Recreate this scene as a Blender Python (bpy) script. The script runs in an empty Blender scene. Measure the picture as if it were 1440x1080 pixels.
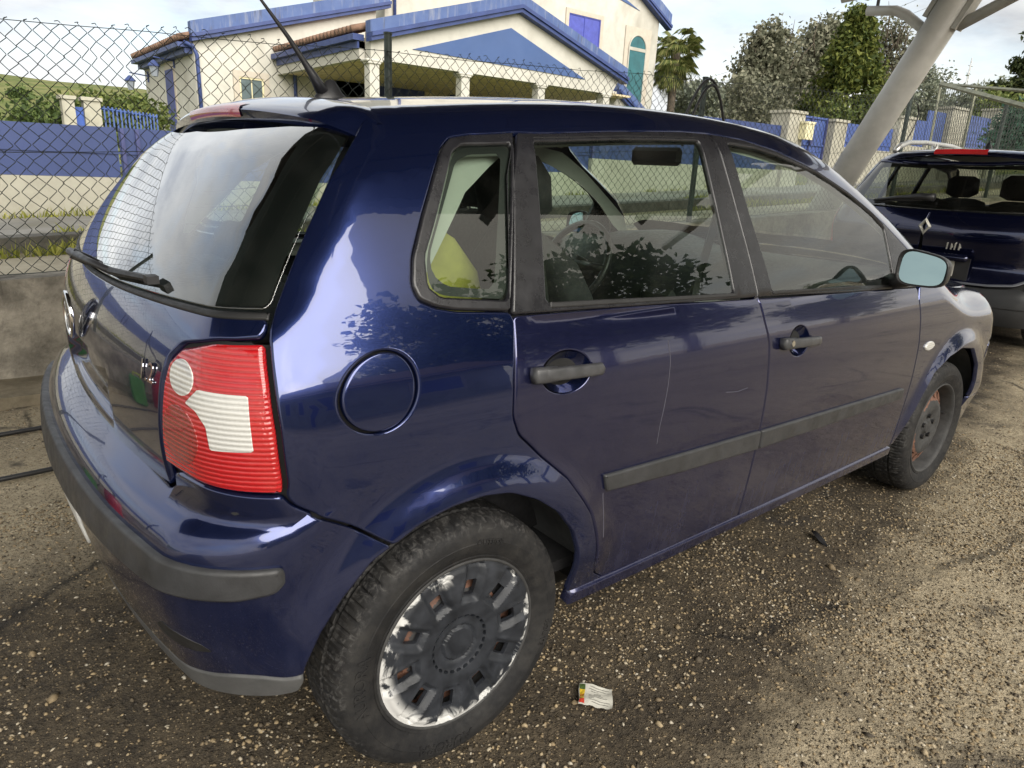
import bpy, math, random
import numpy as np
from mathutils import Vector, Matrix
from mathutils.geometry import delaunay_2d_cdt
random.seed(7)
rng = np.random.default_rng(11)
scene = bpy.context.scene
col = scene.collection
R = math.radians

# ------------------------------------------------------------------ camera
cam_d = bpy.data.cameras.new('camera')
cam = bpy.data.objects.new('camera', cam_d)
col.objects.link(cam)
scene.camera = cam
cam_d.sensor_width = 36.0
cam_d.lens = 968.35 / 1440.0 * 36.0
cam_d.clip_start = 0.05
cam_d.clip_end = 1500
CAM = np.array([-0.7261, -1.8016, 1.2717])
_yaw, _pit, _rol = R(50.6453), R(-17.2482), R(2.7212)
_f = np.array([math.cos(_pit)*math.cos(_yaw), math.cos(_pit)*math.sin(_yaw), math.sin(_pit)])
_r = np.cross(_f, [0, 0, 1.]); _r /= np.linalg.norm(_r)
_u = np.cross(_r, _f)
_r2 = math.cos(_rol)*_r + math.sin(_rol)*_u
_u2 = -math.sin(_rol)*_r + math.cos(_rol)*_u
cam.matrix_world = Matrix(((_r2[0], _u2[0], -_f[0], CAM[0]), (_r2[1], _u2[1], -_f[1], CAM[1]), (_r2[2], _u2[2], -_f[2], CAM[2]), (0, 0, 0, 1)))

# ------------------------------------------------------------------ sky, sun, exposure
SUN_EL, SUN_AZ = R(33), R(-97)          # azimuth measured from +x towards +y
world = bpy.data.worlds.new('World')
scene.world = world
world.use_nodes = True
wn, wl = world.node_tree.nodes, world.node_tree.links
wn.clear()
w_out = wn.new('ShaderNodeOutputWorld')
w_bg = wn.new('ShaderNodeBackground')
w_bg.inputs['Strength'].default_value = 0.052
wl.new(w_bg.outputs[0], w_out.inputs[0])
w_sky = wn.new('ShaderNodeTexSky')
w_sky.sky_type = 'NISHITA'
w_sky.sun_disc = False
w_sky.sun_elevation = SUN_EL
w_sky.sun_rotation = math.pi/2 - SUN_AZ
w_sky.air_density = 1.3
w_sky.dust_density = 2.5
w_geo = wn.new('ShaderNodeNewGeometry')
w_sep = wn.new('ShaderNodeSeparateXYZ')
w_tc = wn.new('ShaderNodeTexCoord')
wl.new(w_tc.outputs['Generated'], w_sep.inputs[0])
def wmath(op, a, b=None, clamp=False):
    n = wn.new('ShaderNodeMath'); n.operation = op; n.use_clamp = clamp
    for i, x in enumerate((a, b)):
        if x is None: continue
        if isinstance(x, (int, float)): n.inputs[i].default_value = x
        else: wl.new(x, n.inputs[i])
    return n.outputs[0]
w_zc = wmath('ADD', wmath('MAXIMUM', w_sep.outputs[2], 0.0), 0.16)
w_cx, w_cy = wmath('DIVIDE', w_sep.outputs[0], w_zc), wmath('DIVIDE', w_sep.outputs[1], w_zc)
w_cmb = wn.new('ShaderNodeCombineXYZ')
wl.new(w_cx, w_cmb.inputs[0]); wl.new(w_cy, w_cmb.inputs[1])
w_n1 = wn.new('ShaderNodeTexNoise'); w_n1.inputs['Scale'].default_value = 0.62; w_n1.inputs['Detail'].default_value = 7; w_n1.inputs['Roughness'].default_value = 0.56; w_n1.inputs['Distortion'].default_value = 0.5
wl.new(w_cmb.outputs[0], w_n1.inputs['Vector'])
w_map = wn.new('ShaderNodeMapping'); w_map.inputs['Location'].default_value = (7.3, 2.1, 4.4)
wl.new(w_cmb.outputs[0], w_map.inputs[0])
w_n2 = wn.new('ShaderNodeTexNoise'); w_n2.inputs['Scale'].default_value = 1.1; w_n2.inputs['Detail'].default_value = 6; w_n2.inputs['Roughness'].default_value = 0.6
wl.new(w_map.outputs[0], w_n2.inputs['Vector'])
def wramp(src, stops):
    n = wn.new('ShaderNodeValToRGB'); e = n.color_ramp.elements
    e[0].position, e[0].color = stops[0][0], (*stops[0][1], 1)
    e[1].position, e[1].color = stops[-1][0], (*stops[-1][1], 1)
    for p, c in stops[1:-1]:
        k = e.new(p); k.color = (*c, 1)
    wl.new(src, n.inputs[0]); return n.outputs[0]
w_cloud = wramp(w_n2.outputs[0], [(0.30, (3.0, 3.1, 3.3)), (0.47, (4.9, 4.88, 4.78)), (0.66, (6.2, 6.05, 5.7))])
w_cover = wramp(w_n1.outputs[0], [(0.36, (0.35,)*3), (0.50, (1.0,)*3)])
w_mix = wn.new('ShaderNodeMix'); w_mix.data_type = 'RGBA'
wl.new(w_cover, w_mix.inputs['Factor'])
w_blue = wn.new('ShaderNodeMix'); w_blue.data_type = 'RGBA'; w_blue.blend_type = 'ADD'; w_blue.inputs['Factor'].default_value = 1.0
wl.new(w_sky.outputs[0], w_blue.inputs['A']); w_blue.inputs['B'].default_value = (1.4, 1.65, 2.1, 1)
wl.new(w_blue.outputs['Result'], w_mix.inputs['A']); wl.new(w_cloud, w_mix.inputs['B'])
# warm brightening of the thin cloud towards the sun's side (a broad real gradient of the overcast)
w_dot = wn.new('ShaderNodeVectorMath'); w_dot.operation = 'DOT_PRODUCT'
w_dot.inputs[1].default_value = (math.cos(SUN_AZ), math.sin(SUN_AZ), 0.0)
wl.new(w_tc.outputs['Generated'], w_dot.inputs[0])
w_warm = wramp(wmath('MULTIPLY_ADD', w_dot.outputs['Value'], 0.5) if False else wmath('ADD', wmath('MULTIPLY', w_dot.outputs['Value'], 0.5), 0.5), [(0.0, (0.86, 0.90, 0.96)), (0.55, (1.05, 1.03, 0.97)), (1.0, (1.28, 1.21, 1.06))])
w_mul = wn.new('ShaderNodeMix'); w_mul.data_type = 'RGBA'; w_mul.blend_type = 'MULTIPLY'; w_mul.inputs['Factor'].default_value = 1.0
wl.new(w_mix.outputs['Result'], w_mul.inputs['A']); wl.new(w_warm, w_mul.inputs['B'])
wl.new(w_mul.outputs['Result'], w_bg.inputs['Color'])

sun_d = bpy.data.lights.new('sun', 'SUN')
sun_d.energy = 1.5
sun_d.angle = R(60)
sun_d.color = (1.0, 0.955, 0.885)
sun = bpy.data.objects.new('sun', sun_d)
col.objects.link(sun)
_sd = Vector((math.cos(SUN_EL)*math.cos(SUN_AZ), math.cos(SUN_EL)*math.sin(SUN_AZ), math.sin(SUN_EL)))
sun.rotation_euler = _sd.to_track_quat('Z', 'Y').to_euler()
scene.view_settings.view_transform = 'Standard'
scene.view_settings.look = 'None'
scene.view_settings.exposure = 2.02
scene.view_settings.gamma = 1.0
scene.view_settings.use_curve_mapping = False
scene.cycles.max_bounces = 10
scene.cycles.transparent_max_bounces = 24
scene.cycles.glossy_bounces = 5
scene.cycles.sample_clamp_indirect = 6.0

# ------------------------------------------------------------------ helpers
def link(o, parent=None):
    col.objects.link(o)
    if parent is not None: o.parent = parent
    return o
def tag(o, label=None, cat=None, group=None, kind=None):
    if label: o['label'] = label
    if cat: o['category'] = cat
    if group: o['group'] = group
    if kind: o['kind'] = kind
    return o
def empty(name, loc=(0, 0, 0), rz=0.0, label=None, cat=None, group=None):
    o = bpy.data.objects.new(name, None)
    o.empty_display_size = 0.2
    o.location = loc; o.rotation_euler = (0, 0, rz)
    link(o); tag(o, label, cat, group)
    return o
def mesh_np(name, V, Fc, mat=None, parent=None, smooth=False, normals=None):
    """V (n,3); Fc list of index tuples or an (m,3|4) array"""
    me = bpy.data.meshes.new(name)
    V = np.asarray(V, dtype=np.float32)
    if isinstance(Fc, np.ndarray):
        m, k = Fc.shape
        me.vertices.add(len(V)); me.vertices.foreach_set('co', V.ravel())
        me.loops.add(m*k); me.loops.foreach_set('vertex_index', Fc.astype(np.int32).ravel())
        me.polygons.add(m); me.polygons.foreach_set('loop_start', np.arange(m, dtype=np.int32)*k)
        me.update(calc_edges=True)
    else:
        me.from_pydata([tuple(map(float, v)) for v in V], [], [tuple(int(i) for i in f) for f in Fc])
        me.update()
    if smooth or normals is not None:
        me.polygons.foreach_set('use_smooth', np.ones(len(me.polygons), dtype=bool))
    if normals is not None:
        me.normals_split_custom_set_from_vertices([tuple(map(float, n)) for n in normals])
    if mat is not None:
        for q in (mat if isinstance(mat, (list, tuple)) else [mat]): me.materials.append(q)
    o = bpy.data.objects.new(name, me)
    return link(o, parent)
class MB:
    """collects simple solids into ONE mesh"""
    def __init__(s): s.V = []; s.F = []; s.n = 0
    def add(s, V, F):
        V = np.asarray(V, float); s.V.append(V)
        s.F += [tuple(i+s.n for i in f) for f in F]; s.n += len(V); return s
    def box(s, c, d, rot=None, bev=0.0):
        x, y, z = [q/2 for q in d]
        if bev > 0:
            b = min(bev, x*.9, y*.9, z*.9); V = []; idx = {}
            for sx in (-1, 1):
                for sy in (-1, 1):
                    for sz in (-1, 1):
                        for ax in range(3):
                            p = [sx*x, sy*y, sz*z]; q = [x, y, z]
                            for k in range(3):
                                if k != ax: p[k] = (sx, sy, sz)[k]*(q[k]-b)
                            idx[(sx, sy, sz, ax)] = len(V); V.append(p)
            F = []
            for ax in range(3):
                o1, o2 = [k for k in range(3) if k != ax]
                for sg in (-1, 1):
                    ring = []
                    for a, b2 in ((-1, -1), (1, -1), (1, 1), (-1, 1)):
                        t = [0, 0, 0]; t[ax] = sg; t[o1] = a; t[o2] = b2; ring.append(idx[(*t, ax)])
                    F.append(ring)
            for ax in range(3):
                o1, o2 = [k for k in range(3) if k != ax]
                for a in (-1, 1):
                    for b2 in (-1, 1):
                        q = []
                        for sg, fa in ((-1, o1), (-1, o2), (1, o2), (1, o1)):
                            t = [0, 0, 0]; t[ax] = sg; t[o1] = a; t[o2] = b2; q.append(idx[(*t, fa)])
                        F.append(q)
            for sx in (-1, 1):
                for sy in (-1, 1):
                    for sz in (-1, 1): F.append([idx[(sx, sy, sz, k)] for k in range(3)])
            V = np.array(V)
            # orient outwards
            G = []
            for f in F:
                p = V[f]; nrm = np.cross(p[1]-p[0], p[2]-p[0])
                G.append(tuple(f) if nrm @ p.mean(0) > 0 else tuple(reversed(f)))
            F = G
        else:
            V = np.array([(a*x, b*y, e*z) for a in (-1, 1) for b in (-1, 1) for e in (-1, 1)])
            F = [(0, 1, 3, 2), (4, 6, 7, 5), (0, 4, 5, 1), (2, 3, 7, 6), (0, 2, 6, 4), (1, 5, 7, 3)]
        if rot is not None: V = V @ np.array(rot).T
        return s.add(V + np.array(c), F)
    def prism(s, pts, axis, a, b):
        """polygon (list of 2D pts) extruded along axis between a and b"""
        n = len(pts); V = []
        for t in (a, b):
            for p in pts:
                q = list(p); q.insert(axis, t); V.append(q)
        F = [tuple(range(n))[::-1], tuple(range(n, 2*n))] + [(i, (i+1) % n, n+(i+1) % n, n+i) for i in range(n)]
        return s.add(V, F)
    def tube(s, pts, r, n=6, cap=True):
        pts = np.asarray(pts, float); m = len(pts)
        rr = np.full(m, r, float) if np.isscalar(r) else np.asarray(r, float)
        T = np.gradient(pts, axis=0); T /= np.linalg.norm(T, axis=1, keepdims=True)+1e-12
        ref = np.array([0, 0, 1.]) if abs(T[0][2]) < .9 else np.array([1., 0, 0])
        a = np.cross(T[0], ref); a /= np.linalg.norm(a); V = []
        for i in range(m):
            a = a - (a@T[i])*T[i]; a /= np.linalg.norm(a)+1e-12; b = np.cross(T[i], a)
            for k in range(n):
                t = 2*math.pi*k/n; V.append(pts[i] + rr[i]*(math.cos(t)*a + math.sin(t)*b))
        F = [(i*n+k, i*n+(k+1) % n, (i+1)*n+(k+1) % n, (i+1)*n+k) for i in range(m-1) for k in range(n)]
        if cap: F += [tuple(range(n))[::-1], tuple((m-1)*n+k for k in range(n))]
        return s.add(V, F)
    def lathe(s, prof, n=32, axis='y', c=(0, 0, 0), close=False):
        """prof: (r, h) along axis"""
        V = []; m = len(prof)
        for k in range(n):
            t = 2*math.pi*k/n; ca, sa = math.cos(t), math.sin(t)
            for r, h in prof:
                V.append({'y': (r*ca, h, r*sa), 'z': (r*ca, r*sa, h), 'x': (h, r*ca, r*sa)}[axis])
        F = [(k*m+i, k*m+i+1, ((k+1) % n)*m+i+1, ((k+1) % n)*m+i) for k in range(n) for i in range(m-1)]
        return s.add(np.array(V)+np.array(c), F)
    def build(s, name, mat=None, parent=None, smooth=False, bevel=0.0):
        V = np.concatenate(s.V) if s.V else np.zeros((0, 3))
        o = mesh_np(name, V, s.F, mat, parent, smooth)
        if bevel:
            m = o.modifiers.new('bevel', 'BEVEL'); m.width = bevel; m.segments = 2; m.limit_method = 'ANGLE'; m.harden_normals = False
        return o
def auto_smooth(o, ang=35):
    me = o.data
    me.polygons.foreach_set('use_smooth', np.ones(len(me.polygons), dtype=bool))
    me.set_sharp_from_angle(angle=R(ang)) if hasattr(me, 'set_sharp_from_angle') else None
    return o
def dup(o, parent=None, **kw):
    c = o.copy(); link(c, parent if parent is not None else None)
    for k, v in kw.items():
        if k in ('label', 'group', 'category', 'kind'): c[k] = v
        else: setattr(c, k, v)
    return c
def dup_tree(root, loc=None, rz=None, **kw):
    c = root.copy(); col.objects.link(c)
    if loc is not None: c.location = loc
    if rz is not None: c.rotation_euler = (0, 0, rz)
    for k, v in kw.items(): c[k] = v
    for ch in list(root.children):
        d = ch.copy(); col.objects.link(d); d.parent = c
        for g in list(ch.children):
            e = g.copy(); col.objects.link(e); e.parent = d
    return c
def text_mesh(name, s, size, mat, parent, mtx, depth=0.002, font_bold=0.0, bend=None):
    cu = bpy.data.curves.new(name, 'FONT'); cu.body = s; cu.size = size; cu.extrude = depth; cu.offset = font_bold; cu.align_x = 'CENTER'; cu.resolution_u = 3
    t = bpy.data.objects.new(name+'_tmp', cu); col.objects.link(t)
    dg = bpy.context.evaluated_depsgraph_get(); dg.update()
    me = bpy.data.meshes.new_from_object(t.evaluated_get(dg))
    bpy.data.objects.remove(t)
    me.name = name
    n = len(me.vertices); co = np.empty(n*3, dtype=np.float32); me.vertices.foreach_get('co', co); co = co.reshape(-1, 3)
    co = bend(co) if bend else (np.array(mtx)[:3, :3] @ co.T).T + np.array(mtx)[:3, 3]
    me.vertices.foreach_set('co', co.astype(np.float32).ravel()); me.update()
    me.materials.clear(); me.materials.append(mat)
    return link(bpy.data.objects.new(name, me), parent)

# ------------------------------------------------------------------ materials
class NT:
    def __init__(s, name):
        s.m = bpy.data.materials.new(name); s.m.use_nodes = True
        s.n = s.m.node_tree.nodes; s.l = s.m.node_tree.links
        s.b = s.n['Principled BSDF']; s.out = s.n['Material Output']
        s._tc = None
    def coord(s, which='Object'):
        if s._tc is None: s._tc = s.n.new('ShaderNodeTexCoord')
        return s._tc.outputs[which]
    def set(s, **kw):
        names = dict(color='Base Color', rough='Roughness', metal='Metallic', coat='Coat Weight', coatr='Coat Roughness', coatior='Coat IOR', ior='IOR', spec='Specular IOR Level', trans='Transmission Weight', alpha='Alpha', sheen='Sheen Weight', sss='Subsurface Weight', emit='Emission Strength', emitc='Emission Color', normal='Normal', coatn='Coat Normal')
        for k, v in kw.items(): s.inp(s.b.inputs[names[k]], v)
        return s
    def inp(s, sock, v):
        if isinstance(v, bpy.types.NodeSocket): s.l.new(v, sock)
        elif isinstance(v, (tuple, list)): sock.default_value = (*v, 1) if len(v) == 3 and sock.type == 'RGBA' else v
        else: sock.default_value = v
    def noise(s, scale=5, detail=4, rough=.55, vec=None, dist=0.0, out='Fac'):
        n = s.n.new('ShaderNodeTexNoise'); n.inputs['Scale'].default_value = scale; n.inputs['Detail'].default_value = detail
        n.inputs['Roughness'].default_value = rough; n.inputs['Distortion'].default_value = dist
        s.l.new(vec if vec is not None else s.coord(), n.inputs['Vector']); return n.outputs[out]
    def voro(s, scale=5, vec=None, feature='F1', out='Distance', rnd=1.0):
        n = s.n.new('ShaderNodeTexVoronoi'); n.inputs['Scale'].default_value = scale; n.feature = feature; n.inputs['Randomness'].default_value = rnd
        s.l.new(vec if vec is not None else s.coord(), n.inputs['Vector']); return n.outputs[out]
    def wave(s, scale=5, dist=0, vec=None, d='X', detail=0):
        n = s.n.new('ShaderNodeTexWave'); n.inputs['Scale'].default_value = scale; n.inputs['Distortion'].default_value = dist; n.bands_direction = d; n.inputs['Detail'].default_value = detail
        s.l.new(vec if vec is not None else s.coord(), n.inputs['Vector']); return n.outputs['Fac']
    def ramp(s, src, stops, interp='LINEAR'):
        n = s.n.new('ShaderNodeValToRGB'); n.color_ramp.interpolation = interp; e = n.color_ramp.elements
        f = lambda c: (c, c, c, 1) if not isinstance(c, (tuple, list)) else (*c[:3], 1)
        e[0].position, e[0].color = stops[0][0], f(stops[0][1]); e[1].position, e[1].color = stops[-1][0], f(stops[-1][1])
        for p, c in stops[1:-1]: k = e.new(p); k.color = f(c)
        s.l.new(src, n.inputs[0]); return n.outputs['Color']
    def mix(s, fac, a, b, mode='MIX'):
        n = s.n.new('ShaderNodeMix'); n.data_type = 'RGBA'; n.blend_type = mode
        s.inp(n.inputs['Factor'], fac); s.inp(n.inputs['A'], a); s.inp(n.inputs['B'], b); return n.outputs['Result']
    def math(s, op, a, b=0.0, c=None, clamp=False):
        n = s.n.new('ShaderNodeMath'); n.operation = op; n.use_clamp = clamp
        s.inp(n.inputs[0], a); s.inp(n.inputs[1], b)
        if c is not None: s.inp(n.inputs[2], c)
        return n.outputs[0]
    def bump(s, h, strength=.3, dist=.01, prev=None):
        n = s.n.new('ShaderNodeBump'); n.inputs['Strength'].default_value = strength; n.inputs['Distance'].default_value = dist
        s.inp(n.inputs['Height'], h)
        if prev is not None: s.l.new(prev, n.inputs['Normal'])
        return n.outputs[0]
    def mapping(s, vec=None, scale=(1, 1, 1), rot=(0, 0, 0), loc=(0, 0, 0)):
        n = s.n.new('ShaderNodeMapping'); n.inputs['Scale'].default_value = scale; n.inputs['Rotation'].default_value = rot; n.inputs['Location'].default_value = loc
        s.l.new(vec if vec is not None else s.coord(), n.inputs[0]); return n.outputs[0]
    def xyz(s, vec=None):
        n = s.n.new('ShaderNodeSeparateXYZ'); s.l.new(vec if vec is not None else s.coord(), n.inputs[0]); return n.outputs
    def island(s):
        n = s.n.new('ShaderNodeNewGeometry'); return n.outputs['Random Per Island']
def simple(name, c, rough=.5, metal=0.0, var=.15, vscale=6, bump=0.0, bscale=40, bdist=.004, coat=0.0, spec=.5, rvar=.1):
    t = NT(name); n = t.noise(vscale, 5, .6)
    lo = tuple(max(0, x*(1-var)) for x in c); hi = tuple(min(1, x*(1+var)) for x in c)
    t.set(color=t.ramp(n, [(.3, lo), (.7, hi)]), metal=metal, coat=coat, spec=spec)
    t.set(rough=t.ramp(t.noise(vscale*2.3, 4), [(.3, max(0, rough-rvar)), (.7, min(1, rough+rvar))]))
    if bump: t.set(normal=t.bump(t.noise(bscale, 4), bump, bdist))
    return t.m
# ------------------------------------------------------------------ panels cut from an implicit car body
def smoothpoly(P, closed=True, step=.03, it=2):
    P = [np.array(p, float) for p in P]; out = []
    m = len(P) if closed else len(P)-1
    for i in range(m):
        a, b = P[i], P[(i+1) % len(P)]
        k = max(1, int(np.ceil(np.linalg.norm(b-a)/step)))
        out += [a+(b-a)*t/k for t in range(k)]
    if not closed: out.append(P[-1])
    Q = np.array(out)
    for _ in range(it):
        if closed:
            N = np.roll(Q, -1, 0); Q = np.stack([.75*Q+.25*N, .25*Q+.75*N], 1).reshape(-1, 2)
        else:
            A = .75*Q[:-1]+.25*Q[1:]; B = .25*Q[:-1]+.75*Q[1:]
            Q = np.concatenate([Q[:1], np.stack([A, B], 1).reshape(-1, 2), Q[-1:]])
    return Q
def area2(Q): 
    N = np.roll(Q, -1, 0); return (Q[:, 0]*N[:, 1]-N[:, 0]*Q[:, 1]).sum()/2
def inset(Q, d):
    """move a closed CCW polygon inwards by d"""
    A = np.roll(Q, 1, 0); B = np.roll(Q, -1, 0); t = B-A; t /= np.linalg.norm(t, axis=1, keepdims=True)+1e-12
    return Q + d*np.stack([-t[:, 1], t[:, 0]], 1)
def inside(P, Q):
    r = np.zeros(len(P), bool); x, y = P[:, 0], P[:, 1]
    for (x1, y1), (x2, y2) in zip(Q, np.roll(Q, -1, 0)):
        c = ((y1 > y) != (y2 > y))
        if c.any():
            xs = (x2-x1)*(y-y1)/((y2-y1) if y2 != y1 else 1e-12)+x1
            r ^= c & (x < xs)
    return r
def mindist(P, B):
    d = np.full(len(P), 9.)
    for i in range(0, len(P), 2000):
        q = P[i:i+2000]; d[i:i+2000] = np.sqrt(((q[:, None, :]-B[None])**2).sum(-1)).min(1)
    return d
class Body:
    def __init__(s, F, x0, x1, z0): s.F, s.X0, s.X1, s.Z0 = F, x0, x1, z0
    def chart(s, u, v):
        u = np.asarray(u, float); v = np.asarray(v, float)
        ang = np.where(u < s.X0, (s.X0-u)*1.6, np.where(u > s.X1, -(u-s.X1)*1.6, 0)); el = np.clip(v-s.Z0, 0, None)*1.6
        O = np.stack([np.clip(u, s.X0, s.X1), 0*u, np.minimum(v, s.Z0)], -1)
        return O, np.stack([-np.sin(ang)*np.cos(el), -np.cos(ang)*np.cos(el), np.sin(el)], -1)
    def inv(s, P):
        P = np.asarray(P, float); x, y, z = P[..., 0], P[..., 1], P[..., 2]
        dx = x-np.clip(x, s.X0, s.X1); r = np.hypot(dx, y); ang = np.arctan2(-dx, -y)
        u = np.where(x < s.X0, s.X0-ang/1.6, np.where(x > s.X1, s.X1-ang/1.6, x))
        return np.stack([u, np.where(z <= s.Z0, z, s.Z0+np.arctan2(z-s.Z0, r)/1.6)], -1)
    def cast(s, O, D, F, far=2.2):
        lo = np.zeros(O.shape[:-1]); hi = lo+far
        for _ in range(24):
            m = (lo+hi)/2; q = F(O+D*m[..., None]) > 0; hi = np.where(q, m, hi); lo = np.where(q, lo, m)
        return O+D*((lo+hi)/2)[..., None]
    def surf(s, uv, F=None): return s.cast(*s.chart(uv[..., 0], uv[..., 1]), F or s.F)
    def top(s, xy, F=None):
        """chart seen from above: (x, -y... ) given as (x, y) pairs"""
        O = np.stack([xy[..., 0], xy[..., 1], np.full(xy.shape[:-1], .55)], -1); D = np.zeros_like(O); D[..., 2] = 1
        return s.cast(O, D, F or s.F)
    def grad(s, P, F=None, e=2e-4):
        F = F or s.F
        g = np.stack([F(P+np.array(d)*e)-F(P-np.array(d)*e) for d in ((1., 0, 0), (0, 1., 0), (0, 0, 1.))], -1)
        return g/(np.linalg.norm(g, axis=-1, keepdims=True)+1e-12)
    def panel(s, name, poly, mat, parent=None, F=None, step=.02, gap=.0022, off=0.0, depth=.016, holes=(), rim=True, chart='cap', it=2, pstep=.03, mirror=None, edge=.003, crown=0.0, rnd=None):
        F = F or s.F
        fn = s.surf if chart == 'cap' else s.top
        Q = smoothpoly(poly, step=pstep, it=it)
        if area2(Q) < 0: Q = Q[::-1]
        Hs = []
        for h in holes:
            h = smoothpoly(h, step=pstep, it=it) if len(h) < 40 else np.asarray(h, float)
            if area2(h) > 0: h = h[::-1]
            Hs.append(h)
        loops0 = [inset(Q, gap+edge)]+[inset(h, gap+edge) for h in Hs]
        loops1 = [inset(Q, gap)]+[inset(h, gap) for h in Hs]
        B = np.concatenate(loops0)
        lo, hi = B.min(0), B.max(0)
        gx, gy = np.meshgrid(np.arange(lo[0]+step/2, hi[0], step), np.arange(lo[1]+step/2, hi[1], step))
        gx = gx + (np.arange(gx.shape[0]) % 2)[:, None]*step*.5
        G = np.stack([gx.ravel(), gy.ravel()], 1)
        k = inside(G, loops0[0])
        for h in loops0[1:]: k &= ~inside(G, h)
        G = G[k]
        if len(G): G = G[mindist(G, B) > step*.45]
        pts = np.concatenate([B, G]) if len(G) else B
        edges = []; st = 0
        for l in loops0:
            n = len(l); edges += [(st+i, st+(i+1) % n) for i in range(n)]; st += n
        v2, e2, f2, ov, oe, of = delaunay_2d_cdt([Vector(map(float, p)) for p in pts], edges, [], 0, 1e-6)
        UV = np.array([tuple(v) for v in v2]); T = np.array([f for f in f2 if len(f) == 3])
        cen = UV[T].mean(1)
        k = inside(cen, loops0[0])
        for h in loops0[1:]: k &= ~inside(cen, h)
        T = T[k]
        a = UV[T]; ar = (a[:, 1, 0]-a[:, 0, 0])*(a[:, 2, 1]-a[:, 0, 1])-(a[:, 2, 0]-a[:, 0, 0])*(a[:, 1, 1]-a[:, 0, 1])
        T[ar < 0] = T[ar < 0][:, ::-1]
        omap = {}
        for i, o in enumerate(ov):
            for q in o: omap[q] = i
        P = fn(UV, F); N = s.grad(P, F)
        if crown:
            d = mindist(UV, B); P = P + N*(crown*(1-np.exp(-(d/.02)**2)))[:, None]
        V = [P+N*off]; NN = [N]; Fc = [tuple(t) for t in T]; n0 = len(P)
        if rim:
            st = 0
            for l0, l1 in zip(loops0, loops1):
                n = len(l0); i0 = [omap.get(st+i) for i in range(n)]; st += n
                P1 = fn(l1, F); N1 = s.grad(P1, F); L = P1-P[[q if q is not None else 0 for q in i0]]
                L -= (L*N1).sum(1, keepdims=True)*N1; L /= np.linalg.norm(L, axis=1, keepdims=True)+1e-9
                na = N1+L; na /= np.linalg.norm(na, axis=1, keepdims=True)
                V += [P1+N1*(off-edge*.7), P1+N1*(off-depth)]; NN += [na, L]
                for i in range(n):
                    j = (i+1) % n
                    if i0[i] is None or i0[j] is None: continue
                    Fc.append((i0[i], n0+i, n0+j, i0[j])); Fc.append((n0+i, n0+n+i, n0+n+j, n0+j))
                n0 += 2*n
        V = np.concatenate(V); NN = np.concatenate(NN)
        if chart == 'top': pass
        o = mesh_np(name, V, Fc, mat, parent, True, NN)
        if mirror is not None:
            m = mirror if isinstance(mirror, bpy.types.Object) else parent
            mesh_np(name, V*[1, -1, 1], [f[::-1] for f in Fc], mat, m, True, NN*[1, -1, 1])
        return o
def spl(xs, ys):
    xs = np.array(xs, float); ys = np.array(ys, float); n = len(xs); h = np.diff(xs)
    A = np.zeros((n, n)); b = np.zeros(n); A[0, 0] = A[-1, -1] = 1
    for i in range(1, n-1):
        A[i, i-1] = h[i-1]; A[i, i] = 2*(h[i-1]+h[i]); A[i, i+1] = h[i]; b[i] = 6*((ys[i+1]-ys[i])/h[i]-(ys[i]-ys[i-1])/h[i-1])
    M = np.linalg.solve(A, b)
    def f(x):
        x = np.asarray(x, float); xc = np.clip(x, xs[0], xs[-1]); i = np.clip(np.searchsorted(xs, xc)-1, 0, n-2)
        a = xs[i+1]-xc; c = xc-xs[i]; hh = h[i]
        y = M[i]*a**3/(6*hh)+M[i+1]*c**3/(6*hh)+(ys[i]/hh-M[i]*hh/6)*a+(ys[i+1]/hh-M[i+1]*hh/6)*c
        s0 = (ys[1]-ys[0])/h[0]-h[0]*(2*M[0]+M[1])/6; s1 = (ys[-1]-ys[-2])/h[-1]+h[-1]*(2*M[-1]+M[-2])/6
        return y+np.where(x < xs[0], (x-xs[0])*s0, 0)+np.where(x > xs[-1], (x-xs[-1])*s1, 0)
    return f
def sst(a, b, x):
    t = np.clip((x-a)/(b-a), 0, 1); return t*t*t*(t*(6*t-15)+10)
def rint(a, b, r):
    return np.minimum(np.maximum(a, b), -r)+np.sqrt(np.maximum(a+r, 0)**2+np.maximum(b+r, 0)**2)
def circle(cu, cv, ru, rv, n=48): return np.array([(cu+ru*math.cos(2*math.pi*i/n), cv+rv*math.sin(2*math.pi*i/n)) for i in range(n)])
# ------------------------------------------------------------------ ground
def vnoise(x, y, seed=0):
    xi = np.floor(x).astype(int); yi = np.floor(y).astype(int); fx = x-xi; fy = y-yi
    h = lambda a, b: ((np.sin(a*127.1+b*311.7+seed*74.7)*43758.5453) % 1.0)
    ux = fx*fx*(3-2*fx); uy = fy*fy*(3-2*fy)
    return (h(xi, yi)*(1-ux)+h(xi+1, yi)*ux)*(1-uy)+(h(xi, yi+1)*(1-ux)+h(xi+1, yi+1)*ux)*uy
def fbm(x, y, o=4, seed=0):
    r = 0; a = .5
    for k in range(o): r = r+a*vnoise(x*2**k, y*2**k, seed+k); a *= .5
    return r
def ground_z(x, y):
    base = .035*np.clip(np.asarray(x, float)-2.7, 0, 6)
    near = np.exp(-((x-1.5)**2+(y+.5)**2)/60)
    return base + near*((fbm(x*1.7, y*1.7, 4, 3)-.47)*.020 + (fbm(x*14, y*14, 3, 9)-.45)*.010) - .004
WS = .05                                                       # the street climbs to the right
def wall_y(x): return 2.72-.052*(x+.64)
def terrace_z(x): return .595+WS*(np.clip(x, -12, 40)+.5)
def axis(fine0, fine1, st, far0, far1, n):
    a = np.arange(fine0, fine1, st); l = fine0-np.geomspace(.1, fine0-far0, n)[::-1]; r = fine1+np.geomspace(.1, far1-fine1, n)
    return np.concatenate([l, a, r])
gx = axis(-2.6, 6.0, .028, -160, 200, 34); gy = axis(-3.2, 2.6, .028, -200, 2.9, 22)
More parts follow.
